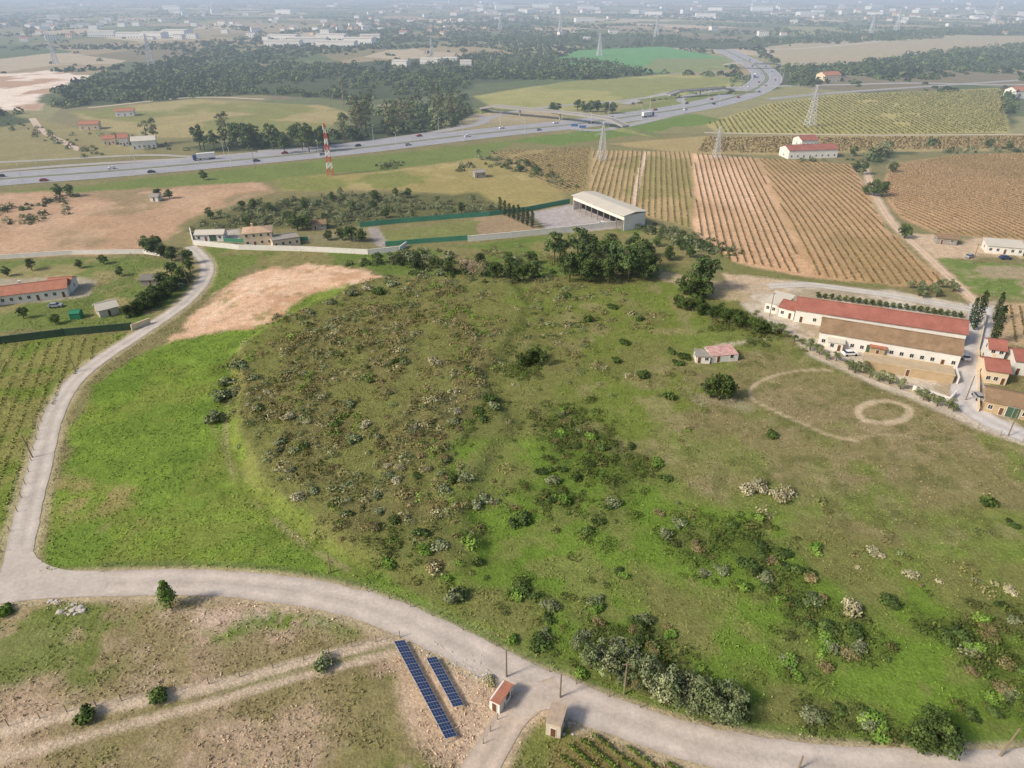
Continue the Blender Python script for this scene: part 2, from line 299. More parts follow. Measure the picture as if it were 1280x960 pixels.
def mesh_np(name,V,Q,col=None,mats=(),smooth=False,mi=None):
    m=bpy.data.meshes.new(name); V=np.asarray(V,np.float32); Q=np.asarray(Q,np.int32); nv=len(V); nf,kk=Q.shape
    m.vertices.add(nv); m.vertices.foreach_set('co',V.ravel()); m.loops.add(nf*kk); m.loops.foreach_set('vertex_index',Q.ravel())
    m.polygons.add(nf); m.polygons.foreach_set('loop_start',np.arange(0,nf*kk,kk,dtype=np.int32)); 
    try: m.polygons.foreach_set('loop_total',np.full(nf,kk,dtype=np.int32))
    except Exception: pass
    m.polygons.foreach_set('use_smooth',np.full(nf,smooth,dtype=bool))
    m.update(calc_edges=True)
    if col is not None:
        a=m.color_attributes.new("Col",'FLOAT_COLOR','POINT'); c4=np.ones((nv,4),np.float32); c4[:,:3]=col; a.data.foreach_set('color',c4.ravel())
    for q in mats: m.materials.append(q)
    return m
def link(name,mesh,parent=None,kind=None,label=None,cat=None,group=None,loc=None,rz=None,scl=None):
    o=bpy.data.objects.new(name,mesh); COL.objects.link(o)
    if parent: o.parent=parent
    if kind: o["kind"]=kind
    if label: o["label"]=label
    if cat: o["category"]=cat
    if group: o["group"]=group
    if loc is not None: o.location=loc
    if rz is not None: o.rotation_euler=(0,0,rz)
    if scl is not None: o.scale=scl if hasattr(scl,'__len__') else (scl,)*3
    return o
ii=np.arange(NR-1)[:,None]*NC+np.arange(NC-1)[None,:]; ii=ii.ravel()
Q=np.c_[ii,ii+1,ii+1+NC,ii+NC]
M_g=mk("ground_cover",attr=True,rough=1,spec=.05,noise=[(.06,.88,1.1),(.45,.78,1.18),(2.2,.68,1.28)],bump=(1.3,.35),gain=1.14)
link("ground",mesh_np("ground",np.c_[X,Y,Z],Q,C,[M_g],True),kind="structure")
Cg=C.reshape(NR,NC,3); Zg=Z.reshape(NR,NC)
def gij(x,y):
    r=np.hypot(x,y-OY); t=np.arctan2(x,y-OY); return np.clip((np.log(r/r0)/math.log(K)).round().astype(int),0,NR-1),np.clip(((t+TH)/(2*TH)*(NC-1)).round().astype(int),0,NC-1)
def gcol(x,y): return Cg[gij(x,y)]
def gz(x,y): return Zg[gij(np.asarray(x,float),np.asarray(y,float))]
# ---------------- roads
def ribbon(name,pl,wd,mat,z=.05,col=(190,180,165),jit=.25,ns=9,tracks=True,seed=0,off=0):
    d=np.gradient(pl,axis=0); d/=np.linalg.norm(d,axis=1)[:,None]+1e-9; nr=np.c_[-d[:,1],d[:,0]]
    pl=pl+nr*off; s=np.linspace(-1,1,ns); n=len(pl); arc=np.r_[0,np.cumsum(np.linalg.norm(np.diff(pl,axis=0),axis=1))]
    V=np.zeros((n,ns,3)); cl=np.zeros((n,ns,3)); base=s2l(col)
    for j,t in enumerate(s):
        jj=(fbm(arc,arc*0+10*np.sign(t),3,seed)-.5)*2*jit*abs(t)
        V[:,j,:2]=pl+nr*(wd/2*t+jj*np.sign(t))[:,None]
        V[:,j,2]=z
        f=1.0
        if tracks: f=1.0+.10*math.exp(-((abs(t)-.5)/.18)**2)-.10*math.exp(-(t/.2)**2)-.16*max(0,abs(t)-.8)/.2
        nn=.88+.24*fbm(V[:,j,0],V[:,j,1],2.5,seed+3)
        cl[:,j]=base*f*nn[:,None]
    a=np.arange(n-1)[:,None]*ns+np.arange(ns-1)[None,:]; a=a.ravel(); q=np.c_[a,a+ns,a+ns+1,a+1][:,::-1]
    link(name,mesh_np(name,V.reshape(-1,3),q,cl.reshape(-1,3),[mat],True),kind="structure"); return pl
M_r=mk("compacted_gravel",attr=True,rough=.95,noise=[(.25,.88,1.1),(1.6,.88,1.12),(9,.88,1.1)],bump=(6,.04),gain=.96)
ribbon("road",MAIN,6.0,M_r,.06,(188,176,164),jit=.4); ribbon("road",WEST,4.7,M_r,.068,(188,178,166),jit=.35); ribbon("driveway",DRV,4.6,M_r,.074,(188,171,154),jit=.4)
ribbon("farm_road",FARM,6.5,M_r,.06,(194,188,182)); ribbon("farm_road",FARM2,5,M_r,.066,(192,184,172)); ribbon("dirt_track",TRK,3.2,M_r,.06,(200,176,150),jit=.4)
ribbon("farm_road",spline(W([(1200,505),(1150,490),(1090,470),(1020,440)]),2),3.5,M_r,.055,(180,165,140),jit=.4)
def apron(name,px,z,col):
    p=spline(W(px),1.5,closed=True)[:-1]; c=p.mean(0); n=len(p); V=[(c[0],c[1],z)]+[(q[0],q[1],z) for q in p]
    f=[(0,i+1,(i+1)%n+1) for i in range(n)]
    m=bpy.data.meshes.new(name); m.from_pydata(V,[],f); m.materials.append(M_r); a=m.color_attributes.new("Col",'FLOAT_COLOR','POINT'); a.data.foreach_set('color',np.tile(np.r_[s2l(col)*.98,1.],(n+1,1)).ravel().astype(np.float32)); link(name,m,kind="structure")
apron("road_junction",[(12,688),(38,686),(46,697),(64,708),(92,714),(130,716),(126,742),(60,748),(0,752),(-20,752),(-24,728),(0,718)],.079,(188,177,165))
apron("road_junction",[(640,850),(655,868),(640,892),(650,900),(668,890),(700,884),(722,876),(690,858)],.083,(188,174,160))
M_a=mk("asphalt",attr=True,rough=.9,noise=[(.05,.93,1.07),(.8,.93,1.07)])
HW=spline(W([(-260,246),(-100,234),(0,224),(150,213),(320,198),(450,185),(550,173),(640,163),(720,155),(800,144),(870,133),(925,119),(952,106),(958,95),(945,82),(925,72),(905,62)]),8)
HWR=ribbon("highway",HW,15,M_a,.12,(150,149,153),0,5,False,off=-9.6); HWL=ribbon("highway",HW,15,M_a,.12,(150,149,153),0,5,False,off=9.6)
ribbon("median",HW,3.4,mk("median_grass",(124,128,98),noise=[(.3,.8,1.2)]),.16,jit=0,ns=3,tracks=False)
M_w=mk("road_paint",(215,215,210),rough=.7)
def marks(pl,offs,dash):
    vs=[];qs=[]
    d=np.gradient(pl,axis=0); d/=np.linalg.norm(d,axis=1)[:,None]; nr=np.c_[-d[:,1],d[:,0]]
    for o_ in offs:
        for i in range(0,len(pl)-1,2 if dash else 1):
            b=len(vs)
            for (k_,e) in((i,-.12),(i+1,-.12),(i+1,.12),(i,.12)):
                q=pl[k_]+nr[k_]*(o_+e); vs.append((q[0],q[1],.15))
            qs.append((b,b+1,b+2,b+3))
    return vs,qs
vs=[];qs=[]
for pl_ in(HWR,HWL):
    for offs,da in(((-6.9,6.0),False),((-2.4,1.8),True)):
        v,q=marks(pl_,offs,da); qs+= [tuple(t+len(vs) for t in f) for f in q]; vs+=v
link("road_markings",mesh_np("road_markings",vs,qs,mats=[M_w]),kind="structure")
def road2(name,px,wd,col=(154,151,149),z=.1): 
    p=spline(W(px),8); ribbon(name,p,wd,M_a,z,col,0,5,False); return p
road2("slip_road",[(322,190),(400,184),(470,176),(540,166),(600,154),(606,145)],9,z=.09)
road2("slip_road",[(700,158),(740,163),(780,158),(850,141),(880,131)],9,z=.085)
R2=road2("road",[(1500,98),(1280,106),(1150,104),(1050,106),(960,108),(900,110),(840,116),(780,130)],10,z=.14,col=(162,158,154))
road2("road",[(960,124),(1020,118),(1100,112),(1280,100)],9,z=.1); road2("slip_road",[(870,134),(850,124),(880,116),(930,110)],8,z=.08)
road2("slip_road",[(605,150),(640,140),(700,132),(760,128),(840,118)],7,z=.075)
road2("road",[(880,166),(1000,168),(1100,169),(1280,168)],4,(182,172,146)); road2("road",[(-60,206),(60,200),(180,194),(240,196)],5,(160,156,144))
road2("road",[(40,148),(55,165),(100,188)],5,(190,170,150)); road2("dirt_track",[(958,62),(1010,60),(1100,52)],8,(190,180,170))
road2("dirt_track",[(110,135),(240,122),(330,124)],5,(190,175,150)); road2("road",[(-60,222),(0,214),(100,206),(240,198),(320,191)],6,(164,158,152),z=.11)
# ---------------- mesh builder
class MB:
    def __init__(s): s.v=[];s.f=[];s.m=[]
    def face(s,pts,mi=0):
        b=len(s.v); s.v+= [tuple(p) for p in pts]; s.f.append(tuple(range(b,b+len(pts)))); s.m.append(mi)
    def hexa(s,p,mi=0):
        b=len(s.v); s.v+=[tuple(q) for q in p]
        for f in((0,3,2,1),(4,5,6,7),(0,1,5,4),(1,2,6,5),(2,3,7,6),(3,0,4,7)): s.f.append(tuple(b+i for i in f)); s.m.append(mi)
    def box(s,x0,y0,z0,x1,y1,z1,mi=0): s.hexa([(x0,y0,z0),(x1,y0,z0),(x1,y1,z0),(x0,y1,z0),(x0,y0,z1),(x1,y0,z1),(x1,y1,z1),(x0,y1,z1)],mi)
    def cyl(s,a,b_,ra,rb,n=6,mi=0):
        a=Vector(a);b_=Vector(b_); d=(b_-a).normalized(); u=d.orthogonal().normalized(); w_=d.cross(u); b=len(s.v)
        for i in range(n):
            t=2*math.pi*i/n; o=u*math.cos(t)+w_*math.sin(t); s.v.append(tuple(a+o*ra)); s.v.append(tuple(b_+o*rb))
        for i in range(n):
            j=(i+1)%n; s.f.append((b+2*i,b+2*j,b+2*j+1,b+2*i+1)); s.m.append(mi)
        s.f.append(tuple(b+2*i for i in range(n))[::-1]); s.m.append(mi); s.f.append(tuple(b+2*i+1 for i in range(n))); s.m.append(mi)
    def mesh(s,name,mats):
        m=bpy.data.meshes.new(name); m.from_pydata(s.v,[],s.f)
        for q in mats: m.materials.append(q)
        m.polygons.foreach_set('material_index',s.m); m.update(); return m
# ---------------- foliage
def leaves(clumps,n,size,cols,jit=.22,squash=.9,shell=.55,asp=1.0):
    P_=[];N_=[];S_=[];K_=[]
    for (c,r) in clumps:
        d=rng.normal(size=(n,3)); d/=np.linalg.norm(d,axis=1)[:,None]
        d[:,2]=np.where(d[:,2]<-.3,-d[:,2]*.5,d[:,2])
        rad=r*(shell+(1.08-shell)*rng.random(n)**.6)
        P_.append(np.array(c)+d*rad[:,None]*np.array([1,1,squash])); N_.append(d+rng.normal(size=(n,3))*.55+np.array([0,0,.25]))
        S_.append(size*(.6+.8*rng.random(n))); cc_=cols[rng.integers(len(cols))]*(1+jit*(rng.random()*2-1)); K_.append(cc_*(1+jit*(rng.random((n,1))*2-1)))
    return quads(np.vstack(P_),np.vstack(N_),np.concatenate(S_),np.vstack(K_),asp)
def quads(Pn,Nn,S,Kc,asp=1.0):
    Nn=Nn/(np.linalg.norm(Nn,axis=1)[:,None]+1e-9); r=rng.normal(size=Nn.shape); u=np.cross(Nn,r); u/=np.linalg.norm(u,axis=1)[:,None]+1e-9; v=np.cross(Nn,u)
    S=S[:,None]/2; u=u*S*asp; v=v*S
    V=np.stack([Pn-u-v*.4,Pn+u*.3-v,Pn+u+v*.5,Pn-u*.4+v],1).reshape(-1,3); q=np.arange(len(V)).reshape(-1,4); return V,q,np.repeat(Kc,4,0)
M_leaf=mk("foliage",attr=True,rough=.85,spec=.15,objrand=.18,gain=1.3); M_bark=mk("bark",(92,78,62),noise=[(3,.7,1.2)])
PAL={'pine':s2l([(62,78,44),(74,90,50),(54,68,38),(86,98,56)]),'olive':s2l([(104,112,78),(92,102,68),(120,124,92),(84,92,60)]),
 'dark':s2l([(60,75,38),(72,87,43),(50,62,33)]),'cyp':s2l([(46,60,36),(56,70,42),(40,52,32)]),'brown':s2l([(112,101,70),(104,96,62),(122,112,80),(98,98,58)]),
 'gray':s2l([(140,134,104),(126,121,90),(152,146,118)]),'green':s2l([(92,116,48),(78,102,42),(104,124,56)]),'euc':s2l([(84,92,60),(96,104,70),(106,100,72),(72,82,54)]),
 'pink':s2l([(168,138,126),(146,124,106),(120,112,80)]),'bram':s2l([(76,88,44),(86,96,48),(68,76,40),(96,94,54),(84,104,46)])}
def rclumps(h0,h1,R,n,rr_,prof):
    out=[]
    for i in range(n):
        t=random.random(); z=h0+(h1-h0)*t; rad=R*prof(t)*math.sqrt(random.random()); a=random.random()*6.283
        out.append(((rad*math.cos(a),rad*math.sin(a),z),rr_*random.uniform(.7,1.25)*(0.5+.5*prof(t))))
    return out
def tree_meshes(kind):
    mb=MB()
    if kind=='pine': h=9;cl=rclumps(3.2,8.6,2.9,22,1.25,lambda t:(1-.75*t)**.6);lf=leaves(cl,60,.42,PAL['pine']);tr=.24
    elif kind=='olive': h=4.6;cl=rclumps(1.5,3.9,1.6,14,.95,lambda t:1-.5*t*t);lf=leaves(cl,60,.26,PAL['olive']);tr=.2
    elif kind=='round': h=5.5;cl=rclumps(1.0,4.6,1.9,20,1.05,lambda t:math.sqrt(max(.1,1-(2*t-.9)**2)));lf=leaves(cl,70,.3,PAL['dark']);tr=.22
    elif kind=='cyp': h=9;cl=[((random.uniform(-.15,.15),random.uniform(-.15,.15),.8+8*t/17),.8*math.sin(math.pi*min(1,(t+2.5)/19.5))**.6+.15) for t in range(18)];lf=leaves(cl,50,.28,PAL['cyp']);tr=.14
    elif kind=='euc': h=14;cl=rclumps(4.5,13,2.4,18,1.3,lambda t:.6+.6*math.sin(3.1*t));lf=leaves(cl,42,.5,PAL['euc'],squash=1.2);tr=.28
    elif kind=='conic': h=7;cl=[((random.gauss(0,.6)*(1-t/26),random.gauss(0,.6)*(1-t/26),1+5.2*t/24),1.35*(1-.7*t/24)) for t in range(24)];lf=leaves(cl,70,.26,s2l([(86,104,50),(72,92,42),(98,114,60)]));tr=.15
    elif kind=='bare': h=5;cl=rclumps(1.5,4.4,1.9,16,.9,lambda t:1-.4*t);lf=leaves(cl,40,.22,PAL['pink'],asp=.5);tr=.14
    b=.9*h if kind in('pine','cyp','conic','euc') else .6*h
    mb.cyl((0,0,-.2),(random.uniform(-.1,.1),.05,b*.5),tr,tr*.7,7); mb.cyl((0,.05,b*.5-.1),(.1,0,b),tr*.7,tr*.2,6)
    for c,r in cl[:7]:
        mb.cyl((0,0,max(.6,min(c[2]-.6,b*.6))),(c[0]*.8,c[1]*.8,c[2]),tr*.35,tr*.1,5)
    return mb.mesh(kind+"_trunk",[M_bark]),mesh_np(kind+"_crown",*lf,mats=[M_leaf])
TM={k_:[tree_meshes(k_) for _ in range(3 if k_ not in('cyp','conic') else 2)] for k_ in('pine','olive','round','cyp','euc','conic','bare')}
TN={'pine':("pine_tree","irregular dark green pine on","pine tree"),'olive':("olive_tree","rounded grey-green olive on","olive tree"),'round':("evergreen_tree","dense dark green tree on","tree"),
 'cyp':("cypress_tree","slim dark green cypress on","cypress"),'euc':("eucalyptus_tree","tall sparse olive-green eucalyptus on","eucalyptus"),'conic':("conifer_tree","small green conical tree on","conifer"),'bare':("almond_tree","pinkish bare-twigged almond tree on","almond tree")}
def tree(kind,px,py,s=1.,where="rough grass",group=None,world=None,sz=None):
    x_,y_=world if world else G(px,py); n,l,c=TN[kind]; t,cr=TM[kind][random.randrange(len(TM[kind]))]
    r=bpy.data.objects.new(n,None); COL.objects.link(r); r.empty_display_size=.2; r.location=(x_,y_,float(gz(x_,y_))); r.rotation_euler=(0,0,random.random()*6.28); r.scale=(s,s,(sz or s)*random.uniform(.92,1.08))
    r["label"]=l+" "+where; r["category"]=c; r["group"]=group or (c+"s of the valley")
    link("trunk",t,parent=r); link("crown",cr,parent=r); return r
for i,(px,py) in enumerate([(693,330),(705,340),(716,345),(728,338),(742,345),(755,348),(766,342),(778,346),(790,342),(802,338),(812,345),(700,322),(722,326),(745,330),(768,328),(790,326),(735,318),(760,316),(712,352),(735,353),(760,354),(785,352),(806,350)]):
    if i%3==0: tree('pine',px,py,random.uniform(1.1,1.45),"the scrub beside the yard","trees in a grove")
    else: tree('round',px,py,random.uniform(1.3,1.9),"the scrub beside the yard","trees in a grove")
tree('round',866,374,1.7,"the edge of the dirt patch"); tree('pine',882,366,1.45,"the edge of the dirt patch"); tree('round',855,368,1.4,"the edge of the dirt patch"); tree('round',878,372,1.6,"the edge of the dirt patch"); tree('pine',874,362,1.3,"the edge of the dirt patch")
for px,py,s in[(620,350,1.2),(640,354,1.3),(655,350,1.2),(668,348,1.2),(600,332,1),(636,332,1.1),(665,330,1),(812,320,1),(835,325,1.1),(850,312,1),(560,345,1),(540,335,.8),(520,338,.8),(500,332,.8),(820,308,.9),(862,322,1)]: tree('round',px,py,s,"the scrub margin")
for px,py in[(575,340),(587,342),(600,345),(592,352)]: tree('bare',px,py,1.2,"the scrub margin")
tree('round',898,500,1.4,"the dry pasture"); tree('round',888,496,1.1,"the dry pasture"); tree('round',910,497,1.1,"the dry pasture")
tree('round',651,458,.8,"the scrub"); tree('round',664,455,.9,"the scrub"); tree('pine',680,456,.5,"the scrub"); tree('round',672,448,.8,"the scrub")
tree('conic',214,760,1.0,"the roadside verge")
for px,py,s in[(738,835,1),(752,822,.8),(762,840,1),(775,826,.8),(790,838,.9),(806,845,1),(812,868,1.1),(835,880,1.2),(850,872,1),(868,868,1),(880,885,1.15),(903,872,.9),(905,905,1.2),(922,885,.9),(862,892,1.),(720,812,.7),(890,905,1),(826,862,1),(845,858,.9)]: tree('olive',px,py,s*1.05,"the bramble bank by the road","olive trees beside the road")
for px,py,s in[(1145,935,1.),(1170,938,1.2),(1160,918,1.)]: tree('round',px,py,s,"the bramble bank by the road")
for i in range(8): tree('cyp',625+i*5.7,267+i*2.5,1.15,"the courtyard edge","cypresses in a row",sz=.8)
tree('cyp',1217,412,1.5,"the farm drive",sz=1.45); tree('cyp',1240,430,1.5,"the farm drive",sz=1.3); tree('cyp',1242,402,1.1,"the farm drive"); tree('cyp',1212,404,1.,"the farm drive")
for px,py,s in[(182,312,1.2),(192,318,1.3),(205,322,1.2),(215,326,1.1),(172,392,.9),(186,388,1),(198,380,1.),(208,372,1.1),(216,364,1.1),(224,356,1.1),(230,350,1.),(160,396,.8),(372,288,1.6),(384,288,1.4),(440,302,1.3),(452,302,1.2),(428,300,1.1),(410,300,.9),(215,345,1),(235,330,1.1),(238,340,1),(10,345,.8),(40,338,.9),(100,335,.7),(130,330,.8),(70,405,.7),(30,398,.8),(150,345,.7),(180,384,1.1),(192,376,1.1),(205,362,1.2),(196,314,1.2)]: tree('round',px,py,s,"the garden boundary","garden trees")
for px,py,s in[(75,245,1.2),(88,246,1.2),(255,225,1),(212,248,1),(198,246,.9),(650,215,.9),(1092,245,1.6),(1102,246,1.5),(1082,243,1.2),(1070,215,1.3),(1078,218,1.3),(1115,215,1.2),(1130,298,1.2),(1235,185,1.2),(1260,188,1.2),(1066,195,1.2),(1262,140,1.5),(1258,125,1.5)]: tree('round',px,py,s,"the field boundary","field boundary trees")
for i in range(26): tree('pine',random.uniform(240,420),random.uniform(182,192)-random.random()*3,random.uniform(1.2,1.7),"the belt above the highway","pines in the belt above the highway")
for i in range(24):
    px=random.uniform(430,590); tree('euc',px,168-(px-430)*.18+random.uniform(-8,12),random.uniform(1.2,1.6),"the wood above the highway","eucalyptus in the wood")
for px,py in[(186,182),(195,180),(278,168),(284,170)]: tree('euc',px,py,1.1,"the field edge","eucalyptus at the field edge")
for px,py in[(690,142),(696,142),(722,138),(730,140),(738,140),(747,140),(757,142),(765,142)]: tree('round',px,py,1.8,"the field edge","trees at the field edge")
for i in range(16): tree('olive',1130+random.random()*65,358+random.random()*16,.75,"the farm garden","garden olives")
for i in range(22):
    t=i/21; tree('round',1022+t*178,372+t*25,.42,"the farm lane edge","clipped trees along the farm lane")
for i in range(26):
    q=FHEDGE[int(i/26*(len(FHEDGE)-1))]; tree('olive',0,0,random.uniform(.55,.9),"the farm fence line","olives along the farm fence",world=(q[0]+random.uniform(-1,1),q[1]+random.uniform(-1.5,1)))
for i in range(22):
    t=random.random(); tree('round',845+t*110,382+t*34+random.uniform(-5,5),random.uniform(.6,1.),"the pasture edge","trees along the pasture edge")
THW=W(THK); cnt=0
while cnt<46:
    px=random.uniform(240,630); py=random.uniform(240,290); q=G(px,py)
    if sdist(THW,np.array([q[0]]),np.array([q[1]]))[0]>1: tree(random.choice(['olive','olive','round']),px,py,random.uniform(.8,1.1),"the old grove","olives in the old grove"); cnt+=1
# shrubs
def shrub_mesh(pal,n=7,r=.55,lf=70,size=.2,asp=1.): 
    cl=[((random.uniform(-.5,.5),random.uniform(-.5,.5),random.uniform(.15,.5)),r*random.uniform(.6,1.1)) for _ in range(n)]
    return mesh_np("shrub",*leaves(cl,lf,size,PAL[pal],asp=asp),mats=[M_leaf])
SM={k_:[shrub_mesh(k_) for _ in range(3)] for k_ in('dark','olive','green')}
SM['brown']=[shrub_mesh('brown',asp=.5,size=.22) for _ in range(4)]; SM['gray']=[shrub_mesh('gray',asp=.6,size=.2) for _ in range(3)]
SL={'dark':"dark green rounded shrub on rough grass",'olive':"grey-green shrub on rough grass",'green':"bright green leafy bush on grass",'brown':"brown twiggy shrub on scrubland",'gray':"pale grey-brown shrub on dry grass"}
def shrub(kind,px=0,py=0,s=1.,world=None,zs=1.):
    q=world if world is not None else G(px,py)
    link("shrub",random.choice(SM[kind]),label=SL[kind],cat="shrub",group="shrubs of the scrubland",loc=(q[0],q[1],float(gz(q[0],q[1]))-.05),rz=random.random()*6.28,scl=(s,s,s*zs*random.uniform(.8,1.1)))
for a in [('gray',938,614,2.5),('gray',950,610,2.6),('gray',973,624,2.5),('gray',984,618,2.3),('dark',965,546,2.),('dark',1232,630,2.2),('dark',1262,655,1.6),('gray',1062,765,2.3),('olive',270,526,2.8),('olive',275,498,2.8),('olive',281,480,2.5),('olive',300,465,2.8),('olive',318,480,1.5),
 ('dark',835,498,2.),('dark',805,470,2.),('dark',770,452,1.8),('dark',845,455,2.),('dark',855,448,1.9),('dark',838,440,1.9),('olive',572,752,2.2),('olive',400,832,2.),('dark',110,898,1.9),('dark',198,875,2.),('green',640,800,1.2),('dark',1195,790,2),('dark',655,650,2),('dark',640,655,1.6),('gray',612,853,1.3),
 ('dark',735,402,1.9),('dark',765,385,1.9),('dark',708,370,1.8),('dark',800,400,1.6),('dark',780,430,1.7),('gray',545,462,2.2),('green',5,765,1.7),('dark',720,600,1.6),('gray',460,368,2.6),('dark',475,372,2.6),('olive',490,362,2.6),('olive',415,385,2),('olive',390,398,1.8),('olive',440,375,2.2)]: shrub(*a)
n=60000; xx=rng.uniform(-85,260,n); yy=rng.uniform(55,300,n); dd,kd=dens(xx,yy); u=rng.random(n); k=(u<dd*np.where(kd>.5,.6,.36)); xx=xx[k];yy=yy[k];kd=kd[k]
dm=np.minimum(ldist(MAIN[::4],xx,yy),ldist(FARM[::2],xx,yy)); k=(dm>4.6)&(np.abs(xx)<yy*.95+25); xx=xx[k];yy=yy[k];kd=kd[k]
print("scrub pts",len(xx))
nb=220
score=np.hypot(xx,yy)+rng.random(len(xx))*420; order=np.argsort(score); big=order[:nb]; rest=order[nb:]
for i in big: shrub(random.choice(['dark','dark','olive','green','brown'] if kd[i]>.5 else ['brown','olive','olive','dark','gray']),s=random.uniform(1.0,2.0),world=(xx[i],yy[i]),zs=.7)
def mass(name,xs,ys,pals,nq,rad,size,hz=.6,asp=.7,label=None,catg=None,vary=.4,big=.9):
    N=len(xs); R=rad*(.5+big*rng.random(N)**2)
    base=pals*(1-vary/2+vary*rng.random((N,1)))
    d=rng.normal(size=(N,nq,3)); d/=np.linalg.norm(d,axis=2)[:,:,None]; d[:,:,2]=np.abs(d[:,:,2])
    rd=R[:,None]*(.65+.35*rng.random((N,nq)))
    Pn=np.stack([xs[:,None]+d[:,:,0]*rd,ys[:,None]+d[:,:,1]*rd,d[:,:,2]*rd*hz*1.6+.05+gz(xs,ys)[:,None]],2)
    Nn=d+rng.normal(size=d.shape)*.4+np.array([0,0,.25]); S=size*(.6+.8*rng.random((N,nq)))*np.sqrt(R/rad)[:,None]
    Kc=base[:,None,:]*(.8+.4*rng.random((N,nq,1)))
    V,q,c=quads(Pn.reshape(-1,3),Nn.reshape(-1,3),S.ravel(),Kc.reshape(-1,3),asp)
    o=link(name,mesh_np(name,V,q,c,[M_leaf]),kind="stuff")
    if label:o["label"]=label
    if catg:o["category"]=catg
    return o
rs=rest; g=rs[kd[rs]>.5]; b=rs[kd[rs]<=.5]
BP=np.vstack([PAL['green'][:1],PAL['bram'][3:],PAL['brown'],PAL['brown'],PAL['olive'][:2],PAL['gray'][:2],PAL['olive'][1:],PAL['bram'][:4]])
def patchpal(P_,x,y,s):
    f=np.clip(fbm(x,y,9,s)*1.9-.45+rng.normal(size=len(x))*.16,0,.999); return P_[(f*len(P_)).astype(int)]
mass("scrub",xx[b],yy[b],patchpal(BP,xx[b],yy[b],501),50,1.25,.34,hz=.42,label="brown and olive twiggy scrub covering the slope",catg="scrub",vary=.35,big=1.3)
mass("brambles",xx[g],yy[g],PAL['bram'][rng.integers(5,size=len(g))]*.92,46,1.45,.34,hz=.32,label="dark green brambles covering rough ground",catg="brambles",vary=.35)
n=120000; tx=rng.uniform(-150,230,n); ty=52+rng.random(n)**1.3*210
rd=np.minimum(np.minimum(ldist(MAIN[::5],tx,ty)-3.4,ldist(WEST[::5],tx,ty)-2.8),np.minimum(ldist(DRV[::3],tx,ty)-2.6,ldist(FARM[::3],tx,ty)-3.5))
rd=np.minimum(rd,np.minimum(ldist(T1[::3],tx,ty)-1.3,ldist(T2[::3],tx,ty)-1.1)); rd=np.minimum(rd,np.minimum(ldist(RING[::2],tx,ty)-1.1,ldist(LOOP[::2],tx,ty)-.7))
fl=(fbm(tx,ty,5,300)>.42)&(rd>.2)&(np.abs(tx)<ty*.95+20)
inb=sdist(W(BS),tx,ty)<0; iny=sdist(W(YD),tx,ty)<0; fl&=inb&iny; tx=tx[fl];ty=ty[fl]
gc=gcol(tx,ty); mass("grass",tx,ty,gc*np.where(rng.random((len(tx),1))<.25,.78,.97),3,.32,.28,hz=.4,label="tufts of rough grass",catg="grass")
# woods masses
allx=[];ally=[]
def inpoly(p,dn,thr=.45):
    p=W(p); a,b_=p.min(0),p.max(0); N=int((b_[0]-a[0])*(b_[1]-a[1])*dn); N=min(N,60000); xs=rng.uniform(a[0],b_[0],N); ys=rng.uniform(a[1],b_[1],N); k=sdist(p,xs,ys)>0
    k&=fbm(xs,ys,70,400)>thr; return xs[k],ys[k]
for wp,wg in WOODS:
    a,b_=inpoly(wp,.014*wg); 
    if len(a)>6000: a=a[:6000];b_=b_[:6000]
    allx.append(a);ally.append(b_)
wx=np.concatenate(allx);wy=np.concatenate(ally); hd=np.minimum(ldist(HW[::4],wx,wy),ldist(R2[::3],wx,wy)); k=hd>26; wx=wx[k];wy=wy[k]; print("wood",len(wx))
WPL=np.vstack([PAL['pine'],PAL['dark'],PAL['euc'][:2]])
mass("woodland",wx,wy,WPL[rng.integers(len(WPL),size=len(wx))]*.78,34,4.6,2.0,hz=.85,asp=.9,label="dense dark green pine and oak woodland",catg="woodland",vary=.5)
a,b_=inpoly(THK,.07,.36); mass("olive_thicket",a,b_,PAL['olive'][rng.integers(4,size=len(a))]*.82,50,2.0,.6,hz=.7,label="dark olive thicket behind the walled compound",catg="thicket")
n=44000; r_=850+rng.random(n)**1.35*6800; th=rng.uniform(-.75,.75,n); fx=r_*np.sin(th);fy=r_*np.cos(th)
belt=(np.abs(vn((fx*.93+fy*.37)/260,(-fx*.37+fy*.93)/420,61)-.5)<.05)|(np.abs(vn(fx/420,fy/900,71)-.5)<.035)
k=(fbm(fx,fy,300,21)>.61)|(rng.random(n)<.04)|belt; k&=(ldist(HW[::4],fx,fy)>30)
for pp in([(690,76),(720,63),(830,58),(905,72),(925,86),(860,91),(760,90)],[(590,120),(700,103),(830,93),(930,97),(930,106),(700,140)],[(960,58),(1100,42),(1330,46),(1330,58),(1150,68),(1060,80),(980,85)],[(880,154),(960,130),(1250,110),(1330,170),(880,192)],[(-80,98),(60,88),(110,95),(60,120),(40,138),(-80,134)]): k&=sdist(W(pp),fx,fy)<0
fx=fx[k];fy=fy[k]; print("far",len(fx))
mass("distant_woodland",fx,fy,np.vstack([PAL['pine'],PAL['dark']])[rng.integers(7,size=len(fx))]*.66,12,6.0,4.2,hz=.45,asp=.9,label="distant dark tree belts across the hazy plain",catg="woodland")
bx=[];by=[]
